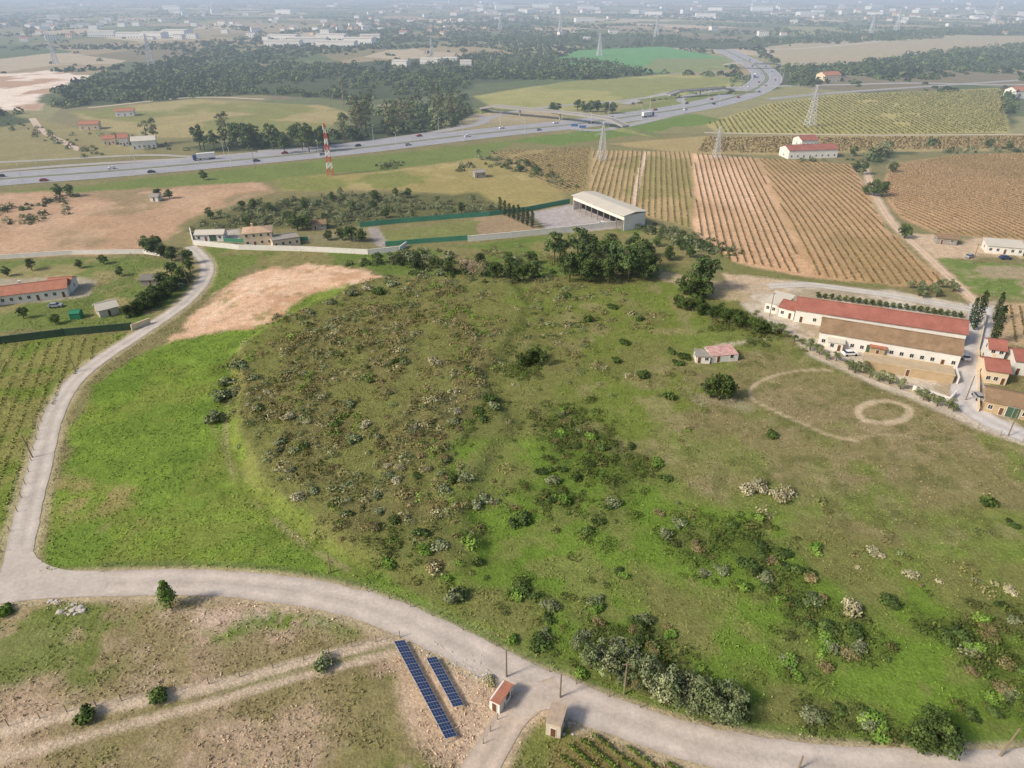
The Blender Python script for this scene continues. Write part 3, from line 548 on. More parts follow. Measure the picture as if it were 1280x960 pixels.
for a,b_,nn in[((0,150),(130,196),18),((100,165),(230,190),14),((640,198),(712,236),18),((600,190),(660,218),14),((1000,200),(1110,200),10),((812,286),(905,318),40),((500,318),(560,330),20),((780,132),(930,106),20),((10,265),(90,248),14),((470,210),(500,204),6),((0,285),(80,262),8),((1165,190),(1280,188),14),((640,205),(560,212),8),((520,345),(680,340),26),((440,330),(520,325),12),((165,394),(238,345),30)]:
    p=np.array(G(*a));q=np.array(G(*b_)); t=rng.random(nn*2)[:,None]; z=p+(q-p)*t+rng.normal(size=(nn*2,2))*(4 if nn!=30 else 1.5); bx.append(z[:,0]);by.append(z[:,1])
bx=np.concatenate(bx);by=np.concatenate(by); kk=ldist(HW[::4],bx,by)>24; bx=bx[kk];by=by[kk]
mass("hedgerow",bx,by,np.vstack([PAL['olive'],PAL['dark']])[rng.integers(7,size=len(bx))]*.9,70,2.1,.7,hz=.7,label="uneven hedgerows of bushes between fields",catg="hedgerow")
# ---------------- vineyards
def vines(poly,a,b_,sp,step,cols,hgt=.9,wd=.5,nq=3,name="vineyard",label="",gap=.12,curve=0):
    p=W(poly); d=np.array(G(*b_))-np.array(G(*a)); d/=np.linalg.norm(d); nn=np.array([-d[1],d[0]]); s=p@nn; t=p@d
    ss_=np.arange(s.min()-abs(curve),s.max()+abs(curve),sp); tt_=np.arange(t.min(),t.max(),step); S,T=np.meshgrid(ss_,tt_); S=S.ravel();T=T.ravel()+rng.random(S.size)*step
    S=S+(vn(T/40,S*0,5)-.5)*.6+curve*((T-t.min())/(t.max()-t.min())*2-1)**2
    xs=S*nn[0]+T*d[0]; ys=S*nn[1]+T*d[1]; k=(sdist(p,xs,ys)>1)&(rng.random(len(xs))>gap)&(fbm(xs,ys,30,77)>.22); xs=xs[k];ys=ys[k]; N=len(xs)
    off=rng.normal(size=(N,nq,2))*wd*.25; Pn=np.stack([xs[:,None]+off[:,:,0],ys[:,None]+off[:,:,1],hgt*(.25+.7*rng.random((N,nq)))],2)
    Nn=rng.normal(size=(N,nq,3))+np.array([nn[0],nn[1],.9]); Sz=wd*1.25*(.7+.6*rng.random((N,nq)))*max(1,step/1.2)
    Kc=cols[rng.integers(len(cols),size=N)][:,None,:]*(.85+.3*rng.random((N,nq,1)))
    v,q,c=quads(Pn.reshape(-1,3),Nn.reshape(-1,3),Sz.ravel(),Kc.reshape(-1,3),.9)
    o=link(name,mesh_np(name,v,q,c,[M_leaf]),kind="stuff"); o["label"]=label; o["category"]="vineyard"
VB=s2l([(110,94,64),(102,90,56),(116,100,70)]); VG=s2l([(106,108,58),(98,100,54),(118,114,68)])
vines([(866,192),(945,197),(1010,345),(900,324),(868,288)],(935,330),(893,200),2.9,.5,VB,label="rows of dormant vines on pale orange soil",gap=.02,wd=.42)
vines(V1R,(1120,345),(985,202),2.9,.5,VB,label="rows of dormant vines on brown soil",gap=.02,wd=.46,curve=5,hgt=.8)
vines(V2,(850,280),(842,195),2.9,.7,np.vstack([VG,VB]),label="rows of vines with grassy strips",gap=.04,wd=.46); vines(V3,(660,200),(735,228),2.9,1.0,VB,label="rows of vines on dry brown soil",gap=.05)
vines(V4,(1340,290),(1130,225),3.1,.5,VB,wd=.42,gap=.01,label="curving rows of vines on tan soil",curve=16,hgt=.7)
vines(V5,(1120,165),(1040,120),4,1.6,VG,wd=.7,label="rows of vines on yellowish soil"); vines(V6,(900,180),(1200,178),3.5,1.6,VB,wd=.7,label="rows of vines on yellowish soil")
vines([(695,932),(742,908),(872,962),(860,1000),(685,1000)],(745,915),(800,960),1.8,.22,s2l([(92,112,48),(80,100,42),(108,122,58)]),nq=6,wd=.3,label="rows of green vines beside the road",gap=.01,hgt=.8)
vines([(-60,432),(160,418),(128,440),(90,476),(62,522),(44,580),(16,640),(-60,700)],(10,640),(75,440),3.,.6,s2l([(108,112,58),(100,108,54),(120,116,72)]),nq=3,wd=.33,label="rows of young vines on green brown ground",gap=.2,hgt=.5)
vines([(1255,380),(1400,382),(1400,436),(1256,430)],(1262,430),(1256,382),2.6,.9,VB,label="rows of dormant vines on reddish soil")
# ---------------- buildings
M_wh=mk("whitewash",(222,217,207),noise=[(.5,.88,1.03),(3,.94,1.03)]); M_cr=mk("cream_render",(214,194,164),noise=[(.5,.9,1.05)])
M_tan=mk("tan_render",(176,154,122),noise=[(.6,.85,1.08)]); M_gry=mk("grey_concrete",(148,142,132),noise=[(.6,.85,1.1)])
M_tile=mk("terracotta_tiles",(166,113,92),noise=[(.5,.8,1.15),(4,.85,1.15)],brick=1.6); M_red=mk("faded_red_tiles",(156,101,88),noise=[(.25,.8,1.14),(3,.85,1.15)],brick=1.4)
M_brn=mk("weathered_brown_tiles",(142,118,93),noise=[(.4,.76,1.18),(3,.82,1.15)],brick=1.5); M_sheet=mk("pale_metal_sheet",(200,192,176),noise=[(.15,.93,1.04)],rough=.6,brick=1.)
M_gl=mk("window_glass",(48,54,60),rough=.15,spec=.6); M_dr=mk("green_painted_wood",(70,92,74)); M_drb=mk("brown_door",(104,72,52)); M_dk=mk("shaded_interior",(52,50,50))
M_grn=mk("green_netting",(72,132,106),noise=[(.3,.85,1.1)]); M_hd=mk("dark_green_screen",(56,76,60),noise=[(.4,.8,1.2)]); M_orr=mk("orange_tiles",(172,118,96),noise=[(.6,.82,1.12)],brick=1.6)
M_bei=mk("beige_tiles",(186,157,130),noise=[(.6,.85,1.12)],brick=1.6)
mb=MB(); mb.box(-.55,-.04,0,.55,.02,1.2,0); mb.box(-.45,-.055,.08,-.03,-.04,1.12,1); mb.box(.03,-.055,.08,.45,-.04,1.12,1); mb.box(-.62,-.1,-.07,.62,.0,-.003,0); WIN=mb.mesh("window",[M_wh,M_gl])
mb=MB(); mb.box(-.5,-.05,0,.5,.02,2.1,0); mb.box(-.4,-.07,.1,.4,-.05,2.0,1); DOOR=mb.mesh("door",[M_wh,M_drb])
mb=MB(); mb.box(-1.5,-.05,0,1.5,.02,2.8,0); mb.box(-1.38,-.08,.05,-.03,-.05,2.7,1); mb.box(.03,-.08,.05,1.38,-.05,2.7,1); GATE=mb.mesh("barn_door",[M_wh,M_dr])
def house(a,b_,depth,h,rh,wall,roof,label,cat_="house",name="house",nwin=3,ndoor=1,gates=0,storeys=1,style='gable',chim=False,endwin=1,over=.4,group=None):
    A=Vector((*G(*a),0)); B=Vector((*G(*b_),0)); L_=(B-A).length; ang=math.atan2(B.y-A.y,B.x-A.x)
    r=bpy.data.objects.new(name,None); COL.objects.link(r); r.location=A; r.rotation_euler=(0,0,ang); r["label"]=label; r["category"]=cat_
    if group: r["group"]=group
    mb=MB(); mb.box(0,0,-.2,L_,depth,h,0)
    if style=='gable':
        for x0 in(0,L_): mb.face([(x0,0,h),(x0,depth,h),(x0,depth/2,h+rh)] if x0==0 else [(x0,depth,h),(x0,0,h),(x0,depth/2,h+rh)])
    elif style=='shed': 
        mb.face([(0,0,h),(0,depth,h),(0,depth,h+rh)]); mb.face([(L_,depth,h),(L_,0,h),(L_,depth,h+rh)]); mb.face([(0,depth,h),(L_,depth,h),(L_,depth,h+rh),(0,depth,h+rh)])
    link("wall",mb.mesh("wall",[wall]),parent=r)
    mb=MB(); o=over; th=.18; z=h+.01
    if style=='gable':
        s_=rh/(depth/2); e=-o*s_
        for sg in(0,1):
            y0=-o if sg==0 else depth+o; ym=depth/2
            p=[(-o,y0,z+e),(L_+o,y0,z+e),(L_+o,ym,z+rh),(-o,ym,z+rh)]; 
            if sg: p=[p[1],p[0],p[3],p[2]]
            mb.hexa(p+[(q[0],q[1],q[2]+th) for q in p])
        mb.box(-o,depth/2-.18,z+rh+th-.02,L_+o,depth/2+.18,z+rh+th+.08)
    elif style=='shed':
        p=[(-o,-o,z-.05),(L_+o,-o,z-.05),(L_+o,depth+o,z+rh),(-o,depth+o,z+rh)]; mb.hexa(p+[(q[0],q[1],q[2]+th) for q in p])
    elif style=='hip':
        i_=min(depth/2,L_*.4); p0=[(-o,-o,z),(L_+o,-o,z),(L_+o,depth+o,z),(-o,depth+o,z)]; m0=(i_,depth/2,z+rh);m1=(L_-i_,depth/2,z+rh)
        mb.face([p0[0],p0[1],m1,m0]);mb.face([p0[1],p0[2],m1]);mb.face([p0[2],p0[3],m0,m1]);mb.face([p0[3],p0[0],m0]); mb.face(p0[::-1])
    else:
        mb.box(-.1,-.1,z,L_+.1,depth+.1,z+.15); mb.box(-.1,-.1,z+.153,L_+.1,.12,z+.4); mb.box(-.1,depth-.12,z+.153,L_+.1,depth+.1,z+.4)
    rf=link("roof",mb.mesh("roof",[roof]),parent=r)
    if chim:
        mb=MB(); mb.box(0,0,0,.7,.6,1.6); mb.box(-.1,-.1,1.6,.8,.7,1.75); link("chimney",mb.mesh("chimney",[wall]),parent=rf,loc=(L_*.3,depth*.55,h+rh*.6))
    slots=nwin+ndoor+gates
    for st in range(storeys):
        kinds=['w']*nwin+(['d']*ndoor+['g']*gates if st==0 else ['w']*(ndoor+gates)); random.Random(int(L_*7)+nwin).shuffle(kinds)
        for i,kd_ in enumerate(kinds):
            x_=L_*(i+.5)/max(1,slots)
            if kd_=='w': link("window",WIN,parent=r,loc=(x_,0,1.+st*2.8))
            elif kd_=='d': link("door",DOOR,parent=r,loc=(x_,0,0))
            else: link("door",GATE,parent=r,loc=(x_,0,0))
        for i in range(endwin):
            yy_=depth*(i+.5)/endwin; link("window",WIN,parent=r,loc=(L_,yy_,1.+st*2.8),rz=math.pi/2); link("window",WIN,parent=r,loc=(0,yy_,1.+st*2.8),rz=-math.pi/2)
    return r
house((1022,431),(1196,461),9.5,4.3,2.3,M_wh,M_brn,"long white farm building with weathered brown tile roof","farm building","farm_building",nwin=11,ndoor=2,gates=1)
house((992,402),(1203,434),9,4.2,2.2,M_wh,M_red,"long white barn with faded red tile roof","barn","barn",nwin=8,ndoor=2,gates=2)
house((955,389),(977,395),8,3.4,.9,M_wh,M_sheet,"small white annex with pale metal roof","shed","annex",nwin=2,style='shed'); house((972,395),(991,400),7,3.2,1.2,M_wh,M_red,"white annex with red roof beside barn","shed","annex",nwin=1)
house((1078,461),(1190,480),5,2.4,0,M_tan,mk("sandy_flat_roof",(184,164,134),noise=[(.6,.85,1.1)]),"low sandy flat-roofed outbuilding in farm yard","outbuilding","outbuilding",nwin=0,ndoor=1,style='flat')
house((1034,437),(1052,440),3,2.6,.6,M_wh,M_sheet,"small white lean-to against farm building","shed","lean_to",nwin=1,style='shed'); house((1086,444),(1104,447),3,2.6,.6,M_tan,M_tile,"tan porch lean-to with tiled roof","shed","lean_to",nwin=0,style='shed')
house((1228,478),(1256,482),8,3.8,1.5,M_cr,M_red,"farmhouse with faded red tile roof by drive","house",nwin=2,storeys=1,chim=True); house((1230,456),(1250,459),7,5.,1.4,M_wh,M_red,"tall white house with red tile roof","house",nwin=1,storeys=2)
house((1264,468),(1300,472),8,4.2,1.5,M_wh,M_red,"white house with red tile roof behind drive","house",nwin=2,storeys=1); house((1228,514),(1300,530),8,3.2,1.4,M_tan,M_brn,"low stone barn with mossy brown roof","barn","barn",nwin=3,gates=1)
house((889,454),(922,451),5,2.0,.5,M_wh,mk("patched_pink_roof",(208,166,156),noise=[(.9,.55,1.15),(3,.8,1.15)],brick=1.2),"small whitewashed ruin with patched pinkish roof","ruin","ruined_shed",nwin=1,style='shed',over=.05); house((869,454),(887,455),4.5,1.9,.0,M_wh,M_gry,"low white roofless hut with grey top","hut","hut",nwin=1,style='flat')
house((0,382),(86,371),8,3.2,1.7,M_wh,M_orr,"long white bungalow with faded orange tile roof","house",nwin=6,ndoor=2,chim=True); house((62,368),(90,366),7,3,1.5,M_wh,M_orr,"white house wing with orange tile roof","house",nwin=2); house((-60,392),(-4,384),8,3.2,1.7,M_wh,M_orr,"white bungalow with orange tile roof","house",nwin=3)
house((126,398),(150,392),5.5,2.6,1.3,M_sheet,M_sheet,"small pale metal garden shed with gable","shed","garden_shed",nwin=0); house((176,358),(202,357),4,2.2,.5,M_gry,mk("old_grey_roof",(120,116,106),noise=[(.6,.8,1.2)]),"low grey garden shelter on lawn","shed","garden_shed",nwin=0,style='shed')
house((88,400),(101,399),3,1.9,.6,mk("green_tarp",(50,120,90)),MC["green_tarp"],"small green tarpaulin shelter on bare earth","shelter","tarp_shelter",nwin=0,ndoor=0,style='gable',over=.1,endwin=0)
house((306,309),(342,306),9,5.4,1.3,M_cr,M_bei,"cream two-storey house with beige tile roof","house",nwin=3,storeys=2,style='hip',chim=True); house((342,311),(376,306),7,3,.0,M_cr,M_gry,"cream flat-roofed wing beside house","house",nwin=3,style='flat'); house((245,302),(280,301),6,2.8,1.,M_wh,M_sheet,"low white garage with pale roof","garage","garage",nwin=2,gates=1)
house((390,288),(408,287),5,2.6,1,M_gry,M_brn,"small grey outbuilding with brown roof","outbuilding","outbuilding",nwin=1)
house((594,223),(607,222),5,3,1,M_gry,M_gry,"small grey hut in a dry field","hut","hut",nwin=1); house((188,252),(198,252),4,2.4,.8,M_wh,M_gry,"tiny white pump hut in ploughed field","hut","hut",nwin=0)
house((985,199),(1046,197),12,5,2,M_wh,M_red,"white country house with red roofs among vineyards","house",nwin=7,storeys=1,chim=True); house((1000,190),(1020,189),10,7,2,M_wh,M_red,"taller white wing with red roof among vineyards","house",nwin=3,storeys=2)
house((1232,316),(1278,320),7,3,.8,M_wh,M_sheet,"long low white shed on a dirt yard","shed","shed",nwin=4,style='shed'); house((1170,305),(1195,307),5,2.6,.8,M_gry,M_brn,"low brown-roofed shed on dirt yard","shed","shed",nwin=1)
house((150,183),(162,182),10,5,2,M_wh,M_orr,"white farmhouse with orange roof by the highway","house",nwin=2); house((166,187),(196,185),10,5,2,M_wh,M_sheet,"long white farm building by the highway","farm building","farm_building",nwin=4); house((130,182),(145,181),9,4,1.5,M_cr,M_orr,"small cream house by the highway","house",nwin=2)
house((100,163),(124,162),9,4,1.5,M_cr,M_orr,"small cream house near woodland","house",nwin=2); house((145,146),(168,145),9,4,1.5,M_wh,M_orr,"white house on dry ground","house",nwin=2); house((1030,103),(1050,102),14,7,3,M_cr,M_orr,"cream farmhouse with orange roof beside the road","house",nwin=3,storeys=2); house((1268,124),(1300,123),14,7,3,M_wh,M_orr,"white farmhouse with orange roof among trees","house",nwin=3,storeys=2)
def warehouse():
    A=Vector((*G(716,262),0)); B=Vector((*G(779,289),0)); L_=(B-A).length; ang=math.atan2(B.y-A.y,B.x-A.x); h=6.2; dp=11.5
    r=bpy.data.objects.new("warehouse",None); COL.objects.link(r); r.location=A; r.rotation_euler=(0,0,ang); r["label"]="long open-fronted white warehouse with pale metal roof"; r["category"]="warehouse"
    mb=MB(); mb.box(0,dp-.2,0,L_,dp,h+.6); mb.box(0,0,0,.2,dp-.2,h+.4); mb.box(L_-.2,0,0,L_,dp-.2,h+.4); mb.box(.2,.02,h-1.6,L_-.2,.2,h+.2); link("wall",mb.mesh("wall",[M_wh]),parent=r)
    mb=MB(); p=[(-.5,-.8,h+.35),(L_+.5,-.8,h+.35),(L_+.5,dp/2,h+1.3),(-.5,dp/2,h+1.3)]; mb.hexa(p+[(q[0],q[1],q[2]+.18) for q in p]); p=[(-.5,dp/2,h+1.3),(L_+.5,dp/2,h+1.3),(L_+.5,dp+.8,h+.6),(-.5,dp+.8,h+.6)]; mb.hexa(p+[(q[0],q[1],q[2]+.18) for q in p]); link("roof",mb.mesh("roof",[M_sheet]),parent=r)
    mb=MB(); mb.box(.3,5,0.02,L_-.3,5.2,h-.3); link("interior_shade_panel",mb.mesh("interior_shade_panel",[M_dk]),parent=r)  # dark-coloured panel added to stand in for shade behind the open front
    mb=MB(); mb.box(-.15,-.15,0,.15,.15,h-1.62); pm=mb.mesh("column",[M_gry])
    for i in range(9): link("column",pm,parent=r,loc=(1+(L_-2)*i/8,.2,0))
warehouse()
def bmesh_(L_,dp,h,rh,wall,roof,rows=2):
    mb=MB(); mb.box(0,0,0,L_,dp,h,0); p=[(-.4,-.4,h+.02),(L_+.4,-.4,h+.02),(L_+.4,dp/2,h+rh),(-.4,dp/2,h+rh)]; q=[(L_+.4,dp+.4,h+.02),(-.4,dp+.4,h+.02),(-.4,dp/2,h+rh),(L_+.4,dp/2,h+rh)]
    mb.face(p,1);mb.face(q,1);mb.face([(0,0,h),(0,dp/2,h+rh-.1),(0,dp,h)],0);mb.face([(L_,0,h),(L_,dp,h),(L_,dp/2,h+rh-.1)],0)
    n=max(2,int(L_/4))
    for s_ in range(rows):
        for i in range(n): x_=L_*(i+.5)/n; mb.box(x_-.7,-.06,1.2+s_*2.9,x_+.7,-.01,2.6+s_*2.9,2)
    return mb.mesh("building",[wall,roof,M_gl])
FB=[(bmesh_(16,11,6,2.5,M_wh,M_orr),"white house with orange roof on the plain","house"),(bmesh_(12,10,6,2.5,M_cr,M_tile),"cream house with terracotta roof on the plain","house"),(bmesh_(20,12,9,1,M_wh,M_gry,3),"white three-storey block with grey roof on the plain","building"),(bmesh_(44,24,8,1.5,M_wh,M_sheet,1),"large white industrial shed on the plain","industrial building")]
def fb(k_,px,py,rz=0,s=1.,sx=1.):
    q=G(px,py); link("distant_building" if k_<3 else "industrial_building",FB[k_][0],label=FB[k_][1],cat=FB[k_][2],group="buildings across the plain",loc=(q[0],q[1],0),rz=rz,scl=(s*sx,s,s))
for px,py,sx,s in[(110,46,1,1.2),(145,48,1.2,1.2),(175,48,.8,1.3),(202,46,.8,1.5),(330,58,1.3,1.1),(360,56,1.2,1.3),(395,59,1.4,1.1),(430,55,1.,1.2),(335,50,1.2,1.1),(395,50,1.1,1.2),(450,50,.8,1.1),(490,84,.5,.9),(525,80,.8,.8),(552,79,.6,.8),(575,82,.5,.7),(620,12,1.,2.),(665,10,1,2),(940,14,1,2),(1000,20,1,1.5),(720,28,1,1.3),(870,22,1,1.5)]: fb(3,px,py,random.uniform(-.15,.15),s,sx)
for i in range(280):
    if random.random()<.6: cx_,cy_,sp_=random.choice([(560,16,90),(250,26,120),(1010,12,150),(760,14,110),(80,34,90),(420,34,90),(1180,20,110)]); px=random.gauss(cx_,sp_*.6); py=max(2.5,random.gauss(cy_,6))
    else: px=random.uniform(-60,1340); py=2.5+50*random.random()**1.6
    fb(random.choice([0,0,1,2,2,3]) if py<24 else random.choice([0,2,1,2]),px,py,random.uniform(-.6,.6),random.uniform(.7,1.1) if py>20 else random.uniform(1.0,1.8))
def hut(c0,c1,wd,h,rh,wall,roof,label,name,door=True,ov=.2):
    A=Vector((*G(*c0),0)); B=Vector((*G(*c1),0)); d=(B-A).normalized(); L_=(B-A).length; ang=math.atan2(d.y,d.x)
    r=bpy.data.objects.new(name,None); COL.objects.link(r); r.location=A; r.rotation_euler=(0,0,ang); r["label"]=label; r["category"]="hut"
    mb=MB(); mb.box(0,-wd,-.1,L_,0,h); link("wall",mb.mesh("wall",[wall]),parent=r)
    mb=MB(); p=[(-ov,-wd-ov,h+.02),(L_+ov,-wd-ov,h+.02),(L_+ov,ov,h+rh),(-ov,ov,h+rh)]; mb.hexa(p+[(q[0],q[1],q[2]+.12) for q in p]); link("roof",mb.mesh("roof",[roof]),parent=r)
    if door: link("door",DOOR,parent=r,loc=(0,-wd/2,0),rz=-math.pi/2,scl=(.9,1,.9)); link("window",WIN,parent=r,loc=(L_*.6,-wd,.9))
hut((612,886),(629,862),1.7,2.2,-.15,M_wh,M_tile,"small narrow white hut with tiled roof beside drive","pump_hut",ov=.1)
hut((682,918),(690,893),2.1,2.8,-.1,mk("pale_concrete",(196,182,164),noise=[(.6,.85,1.1)]),mk("mossy_concrete",(168,150,130),noise=[(1.4,.8,1.14),(5,.88,1.1)]),"pale concrete hut with flat slab roof beside road","concrete_hut",door=True,ov=.1)
# walls & fences
def wallrun(px,h,th,mat,label,cat_="wall",name="wall",posts=None):
    p=[Vector((*G(*q),0)) for q in px]; mb=MB()
    for a,b_ in zip(p[:-1],p[1:]):
        d=(b_-a); n_=Vector((-d.y,d.x,0)).normalized()*th/2; z=Vector((0,0,h)); b0=[a-n_,b_-n_,b_+n_,a+n_]; mb.hexa(b0+[q+z for q in b0])
        if posts is None:
            n2=n_*1.3; c0=[a-n2+z,b_-n2+z,b_+n2+z,a+n2+z]; mb.hexa([q+Vector((0,0,.003)) for q in c0]+[q+Vector((0,0,.1)) for q in c0])
    for q in p[1:-1]: mb.cyl(q,q+Vector((0,0,h+.12)),th*.75,th*.75,8)
    if posts:
        for a,b_ in zip(p[:-1],p[1:]):
            n=int((b_-a).length/posts)
            for i in range(n+1):
                q=a.lerp(b_,i/max(1,n)); mb.cyl(q,q+Vector((0,0,h+.25)),.09,.09,5)
    link(name,mb.mesh(name,[mat]),label=label,cat=cat_)
wallrun([(238,290),(242,306),(300,312),(380,314),(460,318),(500,314),(508,308)],1.9,.3,M_wh,"long white boundary wall around a property")
wallrun([(585,302),(640,297),(700,291),(806,279)],2.3,.3,M_wh,"long white boundary wall beside the warehouse")
wallrun([(-60,327),(0,324),(90,318),(180,317),(200,320)],1.6,.25,M_wh,"low white garden wall along the field")
wallrun([(450,284),(500,279),(560,274),(612,270),(660,264),(712,254)],2.2,.12,M_grn,"tall green netting fence","fence","netting_fence",posts=6)
wallrun([(482,308),(530,304),(585,300)],2.0,.12,M_grn,"green netting fence in front of garden","fence","netting_fence",posts=6); wallrun([(280,302),(330,304),(385,300)],1.5,.12,M_grn,"green netting fence beside house","fence","netting_fence",posts=6)
wallrun([(-60,436),(0,430),(80,420),(166,412)],2.3,.35,M_hd,"dark green screen fence around a garden","fence","screen_fence",posts=5)
wallrun([(165,413),(188,404)],1.7,.3,M_cr,"short cream wall beside the lane"); wallrun([(1140,488),(1186,503),(1194,494)],1.4,.3,M_wh,"low white retaining wall in the farm yard")
wallrun([(1192,466),(1196,480)],2,.3,M_wh,"short white wall by the farm drive"); wallrun([(1222,515),(1222,440),(1232,395)],1.1,.25,M_cr,"low cream wall beside the farm drive")
M_post=mk("weathered_post",(132,118,98)); M_wire=mk("fence_wire",(120,116,108),rough=.5)
mb=MB(); mb.cyl((0,0,-.1),(0,0,1.5),.07,.06,6); POST=mb.mesh("post",[M_post])
def fence(px,step,label):
    pl=spline(W(px),step); r=bpy.data.objects.new("wire_fence",None); COL.objects.link(r); r.location=(pl[0][0],pl[0][1],0); r["label"]=label; r["category"]="fence"
    mb=MB()
    for i,q in enumerate(pl[:90]):
        link("post",POST,parent=r,loc=(q[0]-pl[0][0],q[1]-pl[0][1],0),scl=(1,1,random.uniform(.85,1.1)))
        if i:
            for z in(.6,1.2): mb.cyl((*(pl[i-1]-pl[0]),z),(*(q-pl[0]),z),.014,.014,3)
    link("wire",mb.mesh("wire",[M_wire]),parent=r)
fence([(130,709),(200,708),(290,709),(380,718),(460,740),(540,770),(620,808),(720,855),(800,885)],4.2,"post and wire fence along the road verge")
fence([(500,797),(440,809),(380,825),(300,846),(220,864),(120,882),(50,898),(-30,918)],3.6,"post and wire fence beside a dirt track")
fence([(2,690),(22,640),(36,590),(46,550),(58,505)],4,"post and wire fence along the lane")
fence([(640,872),(622,900),(604,930)],2.4,"post and wire fence beside the drive"); fence([(1010,447),(1080,482),(1160,515),(1250,545),(1300,560)],5,"post and wire fence along the farm pasture")
fence([(845,382),(910,405),(990,432)],5,"post and wire fence along the pasture edge")
def pole(px,py,h,lean=0,arm=True):
    mb=MB(); mb.cyl((0,0,-.2),(lean,0,h),.16,.1,7); 
    if arm: mb.box(lean-.7,-.06,h-.5,lean+.7,.06,h-.38)
    q=G(px,py); link("utility_pole",mb.mesh("utility_pole",[M_post]),label="weathered wooden utility pole beside the lane",cat="utility pole",group="utility poles",loc=(q[0],q[1],float(gz(q[0],q[1]))))
pole(633,846,6,arm=False); pole(700,872,5.2,arm=False); pole(780,868,7,-.1); pole(1250,945,6,.5,False); pole(998,962,3,arm=False); pole(413,716,5,.1,False)
pole(236,356,11,-.9); pole(41,572,6,-.4,False); pole(95,465,5,-.2,False); pole(1215,330,8); pole(962,395,8); pole(1260,545,7,arm=False); pole(1207,500,7,arm=False); pole(320,212,12,-.6)
# lattice pylons
M_st=mk("galvanised_steel",(190,190,188),rough=.6); M_rd=mk("signal_red",(188,84,62)); M_wp=mk("signal_white",(215,212,206))
def lattice(h,b,mats,arms=True,t=.16,band=False):
    mb=MB(); n=9; lv=[h*(1-(1-i/n)**1.15) for i in range(n+1)]
    wd_=lambda z:b/2*(1-z/h)**1.1+.35
    for i in range(n):
        z0,z1=lv[i],lv[i+1]; w0,w1=wd_(z0),wd_(z1); mi=(i%2) if band else 0
        c0=[(-w0,-w0,z0),(w0,-w0,z0),(w0,w0,z0),(-w0,w0,z0)]; c1=[(-w1,-w1,z1),(w1,-w1,z1),(w1,w1,z1),(-w1,w1,z1)]
        for j in range(4):
            k2=(j+1)%4; mb.cyl(c0[j],c1[j],t,t,4,mi); mb.cyl(c0[j],c1[k2],t*.6,t*.6,3,mi); mb.cyl(c0[k2],c1[j],t*.6,t*.6,3,mi); mb.cyl(c1[j],c1[k2],t*.6,t*.6,3,mi)
    if arms:
        for z,l in((h*.68,5.5),(h*.8,4.5),(h*.92,3.5)):
            for s_ in(-1,1):
                for y_ in(-.3,.3): mb.cyl((0,y_,z),(s_*l,0,z+.2),t*.7,t*.5,3); mb.cyl((0,y_,z+1.4),(s_*l,0,z+.2),t*.7,t*.5,3)
                mb.cyl((s_*l,0,z+.2),(s_*l,0,z-1.2),.12,.12,4)
    return mb.mesh("lattice",mats)
PY=lattice(26,5.0,[M_st],t=.17); PYF=lattice(26,5.0,[M_st],t=.26)
def pyl(px,py,s,rz=.3):
    q=G(px,py); link("electricity_pylon",PY if py>120 else PYF,label="grey steel lattice pylon standing in fields",cat="pylon",group="pylons across the fields",loc=(q[0],q[1],0),rz=rz,scl=s); return (q,s,rz)
pp=[pyl(752,201,.85),pyl(895,198,.7),pyl(1012,158,1.1),pyl(190,84,1.5),pyl(749,70,1.2),pyl(1088,44,1.6),pyl(700,42,1.6),pyl(625,38,1.4),pyl(1240,32,2.4),pyl(540,75,1.1),pyl(70,80,1.2),pyl(1120,40,1.8),pyl(820,48,1.5)]
M_cab=mk("overhead_cable",(130,130,130),rough=.5)
def span(a,b_,za,zb,nm="power_line"):
    mb=MB(); n=10; A=np.array([a[0],a[1],za]);B=np.array([b_[0],b_[1],zb]); L_=np.linalg.norm(B-A); pr=None
    for i in range(n+1):
        t=i/n; q=A*(1-t)+B*t; q[2]-=4*t*(1-t)*L_*.02
        if pr is not None: mb.cyl(pr,q,.035,.035,3)
        pr=q
    link(nm,mb.mesh(nm,[M_cab]),label="thin overhead power cable between steel pylons",cat="power line",group="overhead cables")
for (i,j) in((0,1),(1,2)):
    for o_ in(-3.6,3.6):
        (qa,sa,_),(qb,sb,_)=pp[i],pp[j]; span((qa[0]+o_*sa,qa[1]),(qb[0]+o_*sb,qb[1]),26*.8*sa,26*.8*sb)
q=G(413,219); mt=lattice(27,2.4,[M_rd,M_wp],arms=False,t=.15,band=True); mast=bpy.data.objects.new("telecom_mast",None); COL.objects.link(mast); mast.location=(q[0],q[1],0); mast["label"]="red and white banded lattice mast beside the highway"; mast["category"]="telecom mast"
link("tower",mt,parent=mast)
mb=MB(); [mb.box(-.2+.9*math.cos(a)-.1,.9*math.sin(a)-.2,24,.2+.9*math.cos(a)-.1,.9*math.sin(a)+.2,26.3) for a in(0,2.1,4.2)]; link("antenna",mb.mesh("antenna",[M_wp]),parent=mast)
mb=MB(); mb.cyl((0,0,-.2),(0,0,25),.3,.18,8); mb.box(-.5,-.5,24.5,.5,.5,25); q=G(430,134); tpm=mb.mesh("telecom_pole",[mk("faded_red_steel",(150,104,92))]); link("telecom_pole",tpm,label="slim reddish telecom pole above the woods",cat="telecom pole",loc=(q[0],q[1],0)); q=G(414,134); link("telecom_pole",tpm,label="slim reddish telecom pole above the woods",cat="telecom pole",loc=(q[0],q[1],0),scl=.7)
